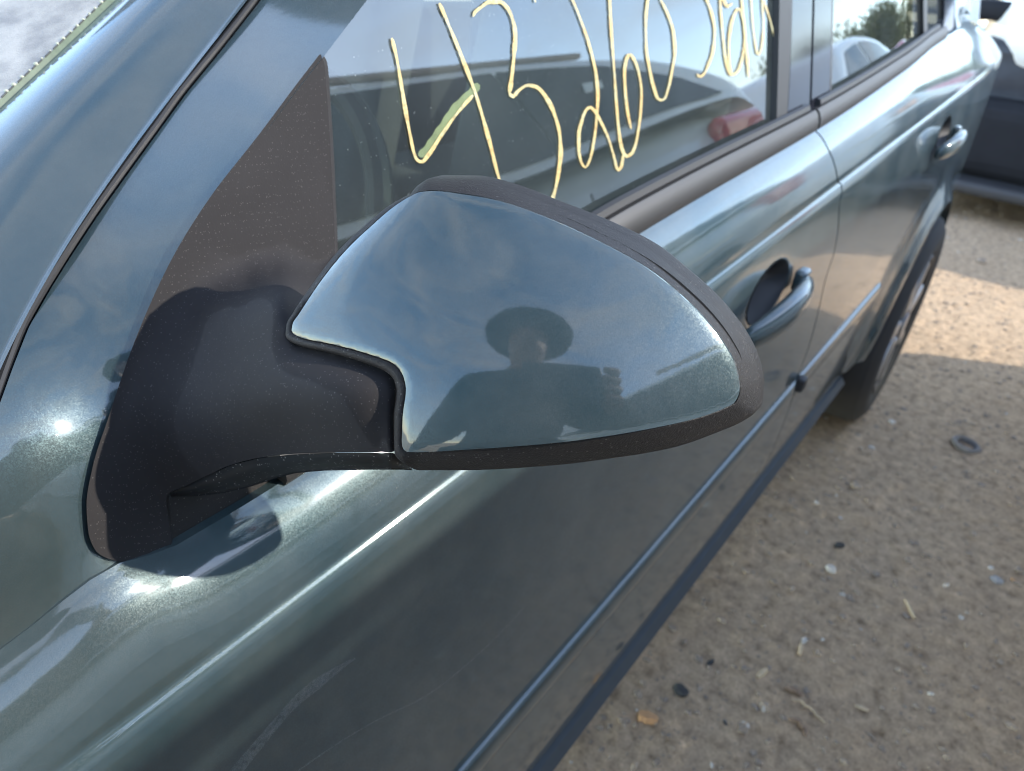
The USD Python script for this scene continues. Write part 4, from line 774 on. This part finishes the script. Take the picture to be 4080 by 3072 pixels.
def hand(o, wr, closed_on):
    """five fingers: closed on the phone's end, or hanging half curled"""
    f, r, z = o; J_['w'] = (wr, .026)
    if closed_on:
        J_['p1'] = (pw(f, r, z), .021); pr_ = [('w', 'p1')]
        for q in range(4):
            zz_ = z+.034-q*.020; J_.update({'k%d' % q: (pw(f+.004, r+.010, zz_), .0095), 'm%d' % q: (pw(f+.034, r+.012-.001*q, zz_), .0085), 't%d' % q: (pw(f+.042, r-.012-.004*(q % 2), zz_-.001), .0075)}); pr_ += [('p1', 'k%d' % q), ('k%d' % q, 'm%d' % q), ('m%d' % q, 't%d' % q)]
        J_.update({'h0': (pw(f-.004, r-.004, z+.026), .011), 'h1': (pw(f+.000, r-.030, z+.034), .0095), 'h2': (pw(f+.003, r-.052, z+.030), .008)})
    else:
        J_['p1'] = (pw(f, r, z), .022); pr_ = [('w', 'p1')]
        for q in range(4):
            ff_ = f+.030-q*.020; J_.update({'k%d' % q: (pw(ff_, r+.004, z-.035), .0095), 'm%d' % q: (pw(ff_+.010, r+.012, z-.072+.004*abs(q-1)), .0085), 't%d' % q: (pw(ff_+.012, r+.034, z-.086+.005*abs(q-1)), .0075)}); pr_ += [('p1', 'k%d' % q), ('k%d' % q, 'm%d' % q), ('m%d' % q, 't%d' % q)]
        J_.update({'h0': (pw(f+.026, r+.012, z+.004), .011), 'h1': (pw(f+.044, r+.020, z-.026), .0095), 'h2': (pw(f+.046, r+.024, z-.050), .008)})
    pr_ += [('p1', 'h0'), ('h0', 'h1'), ('h1', 'h2')]
    obj('hand', bones(pr_, .005, 4), SKIN, per, smooth=True)
hand((-.050, .155, 1.115), J_['wrr'][0], True); hand((-.245, -.305, .735), J_['wrl'][0], False)
ph = rbox((.15, .009, .074), .0035, (0, 0, 0)); T = np.eye(4); T[:3, 0], T[:3, 1], T[:3, 2] = rightv, head, (0, 0, 1); ph.apply_transform(T); ph.apply_translation(pw(-.022, .062, 1.124))
tag(obj('phone', ph, PHONEM), 'dark phone held up in the right hand of the person', 'phone')

# ------------------------------------------------------------------ litter on the dirt
def lay(px, h=.004): p = onZ([px])[0]; z = float(ground_height(np.array([p[0]]), np.array([p[1]]))[0]); return np.array([p[0], p[1], z+h])
def rock(size, seed, flat=.6):
    t = trimesh.creation.icosphere(2, 1.); n = meshkit.fbm(t.vertices*1.7+seed*3.1, 3, seed); t.vertices *= (.62+.75*n)[:, None]; t.apply_scale([size*.5, size*.5*(.7+.3*np.sin(seed)), size*.5*flat]); return t
def drop(name, m, mesh, px, label, cat, rot=0., h=.003, group=None):
    t = mesh.copy(); t.apply_transform(trimesh.transformations.rotation_matrix(rot, (0, 0, 1))); t.apply_translation(lay(px, h)); return tag(obj(name, t, m, smooth=40), label, cat, group)
def chip(l, w, t, seed):
    r = np.random.default_rng(seed); rings = []
    for k in np.linspace(0, 1, 9):
        ww = w*(.35+.65*math.sin(math.pi*(.12+.78*k))**.6)*(.85+.3*r.random()); rings.append([(l*(k-.5), a*ww/2, b*t/2+.002*math.sin(3*k)) for a, b in ((-1, -.6), (-.5, 1), (.5, 1), (1, -.4), (.4, -1))])
    return loft(rings)
def stick(l, r0, bend, seed):
    r = np.random.default_rng(seed); k = np.linspace(0, 1, 12); p = np.stack([l*(k-.5), bend*np.sin(np.pi*k)+.002*r.normal(size=12), .002+.002*np.sin(5*k)], 1); return tube(p, r0*(.6+.5*np.sin(np.pi*(.1+.8*k))), 6)
rp = [(.023, -.006), (.025, .004), (.029, .0075), (.035, .0065), (.039, .001), (.038, -.007), (.03, -.009)]
a = np.linspace(0, 2*np.pi, 49); rg = loft(np.stack([np.stack([np.array(rp+rp[:1])[:, 0]*math.cos(t), np.array(rp+rp[:1])[:, 0]*math.sin(t), np.array(rp+rp[:1])[:, 1]], 1) for t in a], 0), closed=False); rg.fix_normals()
rg.apply_transform(trimesh.transformations.rotation_matrix(.10, (0, 1, 0)))
drop('rubber_ring', STONES[6], rg, (2086, 962), 'grey rubber ring lying on the dirt beside the rear tyre', 'ring', h=.008)
drop('wood_chip', WOOD, chip(.030, .0115, .006, 1), (1646, 1456), 'short thick pale wood chip lying alone right of the black scrap', 'wood chip', 1.35)
drop('wood_chip', WOOD, chip(.030, .008, .003, 2), (1727, 1408), 'thin flat whitish wood chip beyond the thick pale chip', 'wood chip', 1.75)
drop('wood_chip', WOOD, chip(.050, .010, .006, 3), (1965, 1317), 'long tan wood splinter nearest the two grey stones', 'wood chip', 2.15)
drop('straw', WOOD, stick(.062, .0022, .008, 4), (1745, 1538), 'bent pale straw beside the curled brown twig', 'straw', -.15)
drop('twig', TWIG, stick(.034, .004, .006, 5), (1722, 1572), 'short curled brown twig just below the bent straw', 'twig', -.3)
drop('wood_chip', WOOD, chip(.022, .010, .003, 6), (1862, 1529), 'small pale frayed wood flake near the right edge of the picture', 'wood chip', .2)
drop('twig', TWIG, stick(.030, .0045, .003, 7), (1714, 1496), 'dark brown twig stub above the bent straw', 'twig', .3)
drop('dry_leaf', STONES[5], chip(.032, .024, .010, 8), (1398, 1556), 'orange brown dry leaf close to the sedan sill', 'leaf', .4)
for n_, (px, sz, mi, lab, cat) in enumerate([((1470, 1494), .030, 4, 'largest black plastic scrap left of the thick pale chip', 'plastic scrap'), ((1535, 1430), .020, 4, 'small black scrap with a thin tail beyond the largest scrap', 'plastic scrap'), ((1566, 1562), .012, 4, 'tiny black crumb right of the orange leaf', 'plastic scrap'), ((1814, 1180), .026, 4, 'dark stone farthest up the shaded dirt', 'stone'),
        ((1795, 1230), .026, 3, 'flat pale stone halfway up the shaded dirt', 'stone'), ((2155, 1250), .026, 1, 'grey flat stone next to a small white one at the right edge', 'stone'), ((2141, 1227), .014, 3, 'small white pebble just above the grey flat stone', 'stone'), ((2190, 1254), .016, 5, 'rusty brown pebble right of the grey flat stone', 'stone'), ((2043, 1266), .018, 3, 'white glassy fragment left of the grey flat stone', 'glass fragment'),
        ((1537, 1655), .010, 3, 'white crumb at the bottom edge of the picture', 'stone'), ((1884, 963), .018, 3, 'white fragment in front of the rear tyre', 'glass fragment'), ((1848, 1053), .030, 0, 'tan pebble midway between tyre and flat pale stone', 'stone'), ((1926, 912), .022, 3, 'whitish pebble right beside the rear tyre', 'stone'), ((2120, 566), .06, 2, 'dark clod on the sunlit dirt beyond the tyre', 'stone'), ((1885, 1590), .016, 2, 'brown pebble in the lower right corner of the picture', 'stone'), ((2010, 1500), .014, 3, 'pale pebble alone at lower right', 'stone')]):
    drop('stone' if cat == 'stone' else cat.replace(' ', '_'), STONES[mi], rock(sz, n_+3, .55), px, lab, cat, n_*1.3, sz*.08)
# gravel: countless grains pressed into the dirt
n = 9000; yv = .95+5.*rng.random(n)**1.5; xv = -.25+1.35*rng.random(n); sz = .0022+.0065*rng.random(n)**3.2
base = trimesh.creation.icosphere(1, 1.); nvb = len(base.vertices)
for nm, sel, mi in (('gravel', np.arange(n) % 3 == 0, 0), ('gravel', np.arange(n) % 3 == 1, 2), ('gravel', (np.arange(n) % 40 == 2), 3)):
    q = np.nonzero(sel)[0]; c = np.stack([xv[q], yv[q], ground_height(xv[q], yv[q])+sz[q]*.15], 1)
    V = base.vertices[None]*rng.uniform(.6, 1.2, (len(q), nvb, 1))*sz[q][:, None, None]*np.stack([rng.uniform(.7, 1.4, len(q)), rng.uniform(.7, 1.4, len(q)), rng.uniform(.4, .8, len(q))], 1)[:, None]+c[:, None]
    tag(obj(nm, (V.reshape(-1, 3), (base.faces[None]+np.arange(len(q))[:, None, None]*nvb).reshape(-1, 3)), STONES[mi], smooth=False), ['tan', '', 'brown', 'pale'][mi]+' gravel grains strewn over the dirt', 'gravel', kind='stuff')
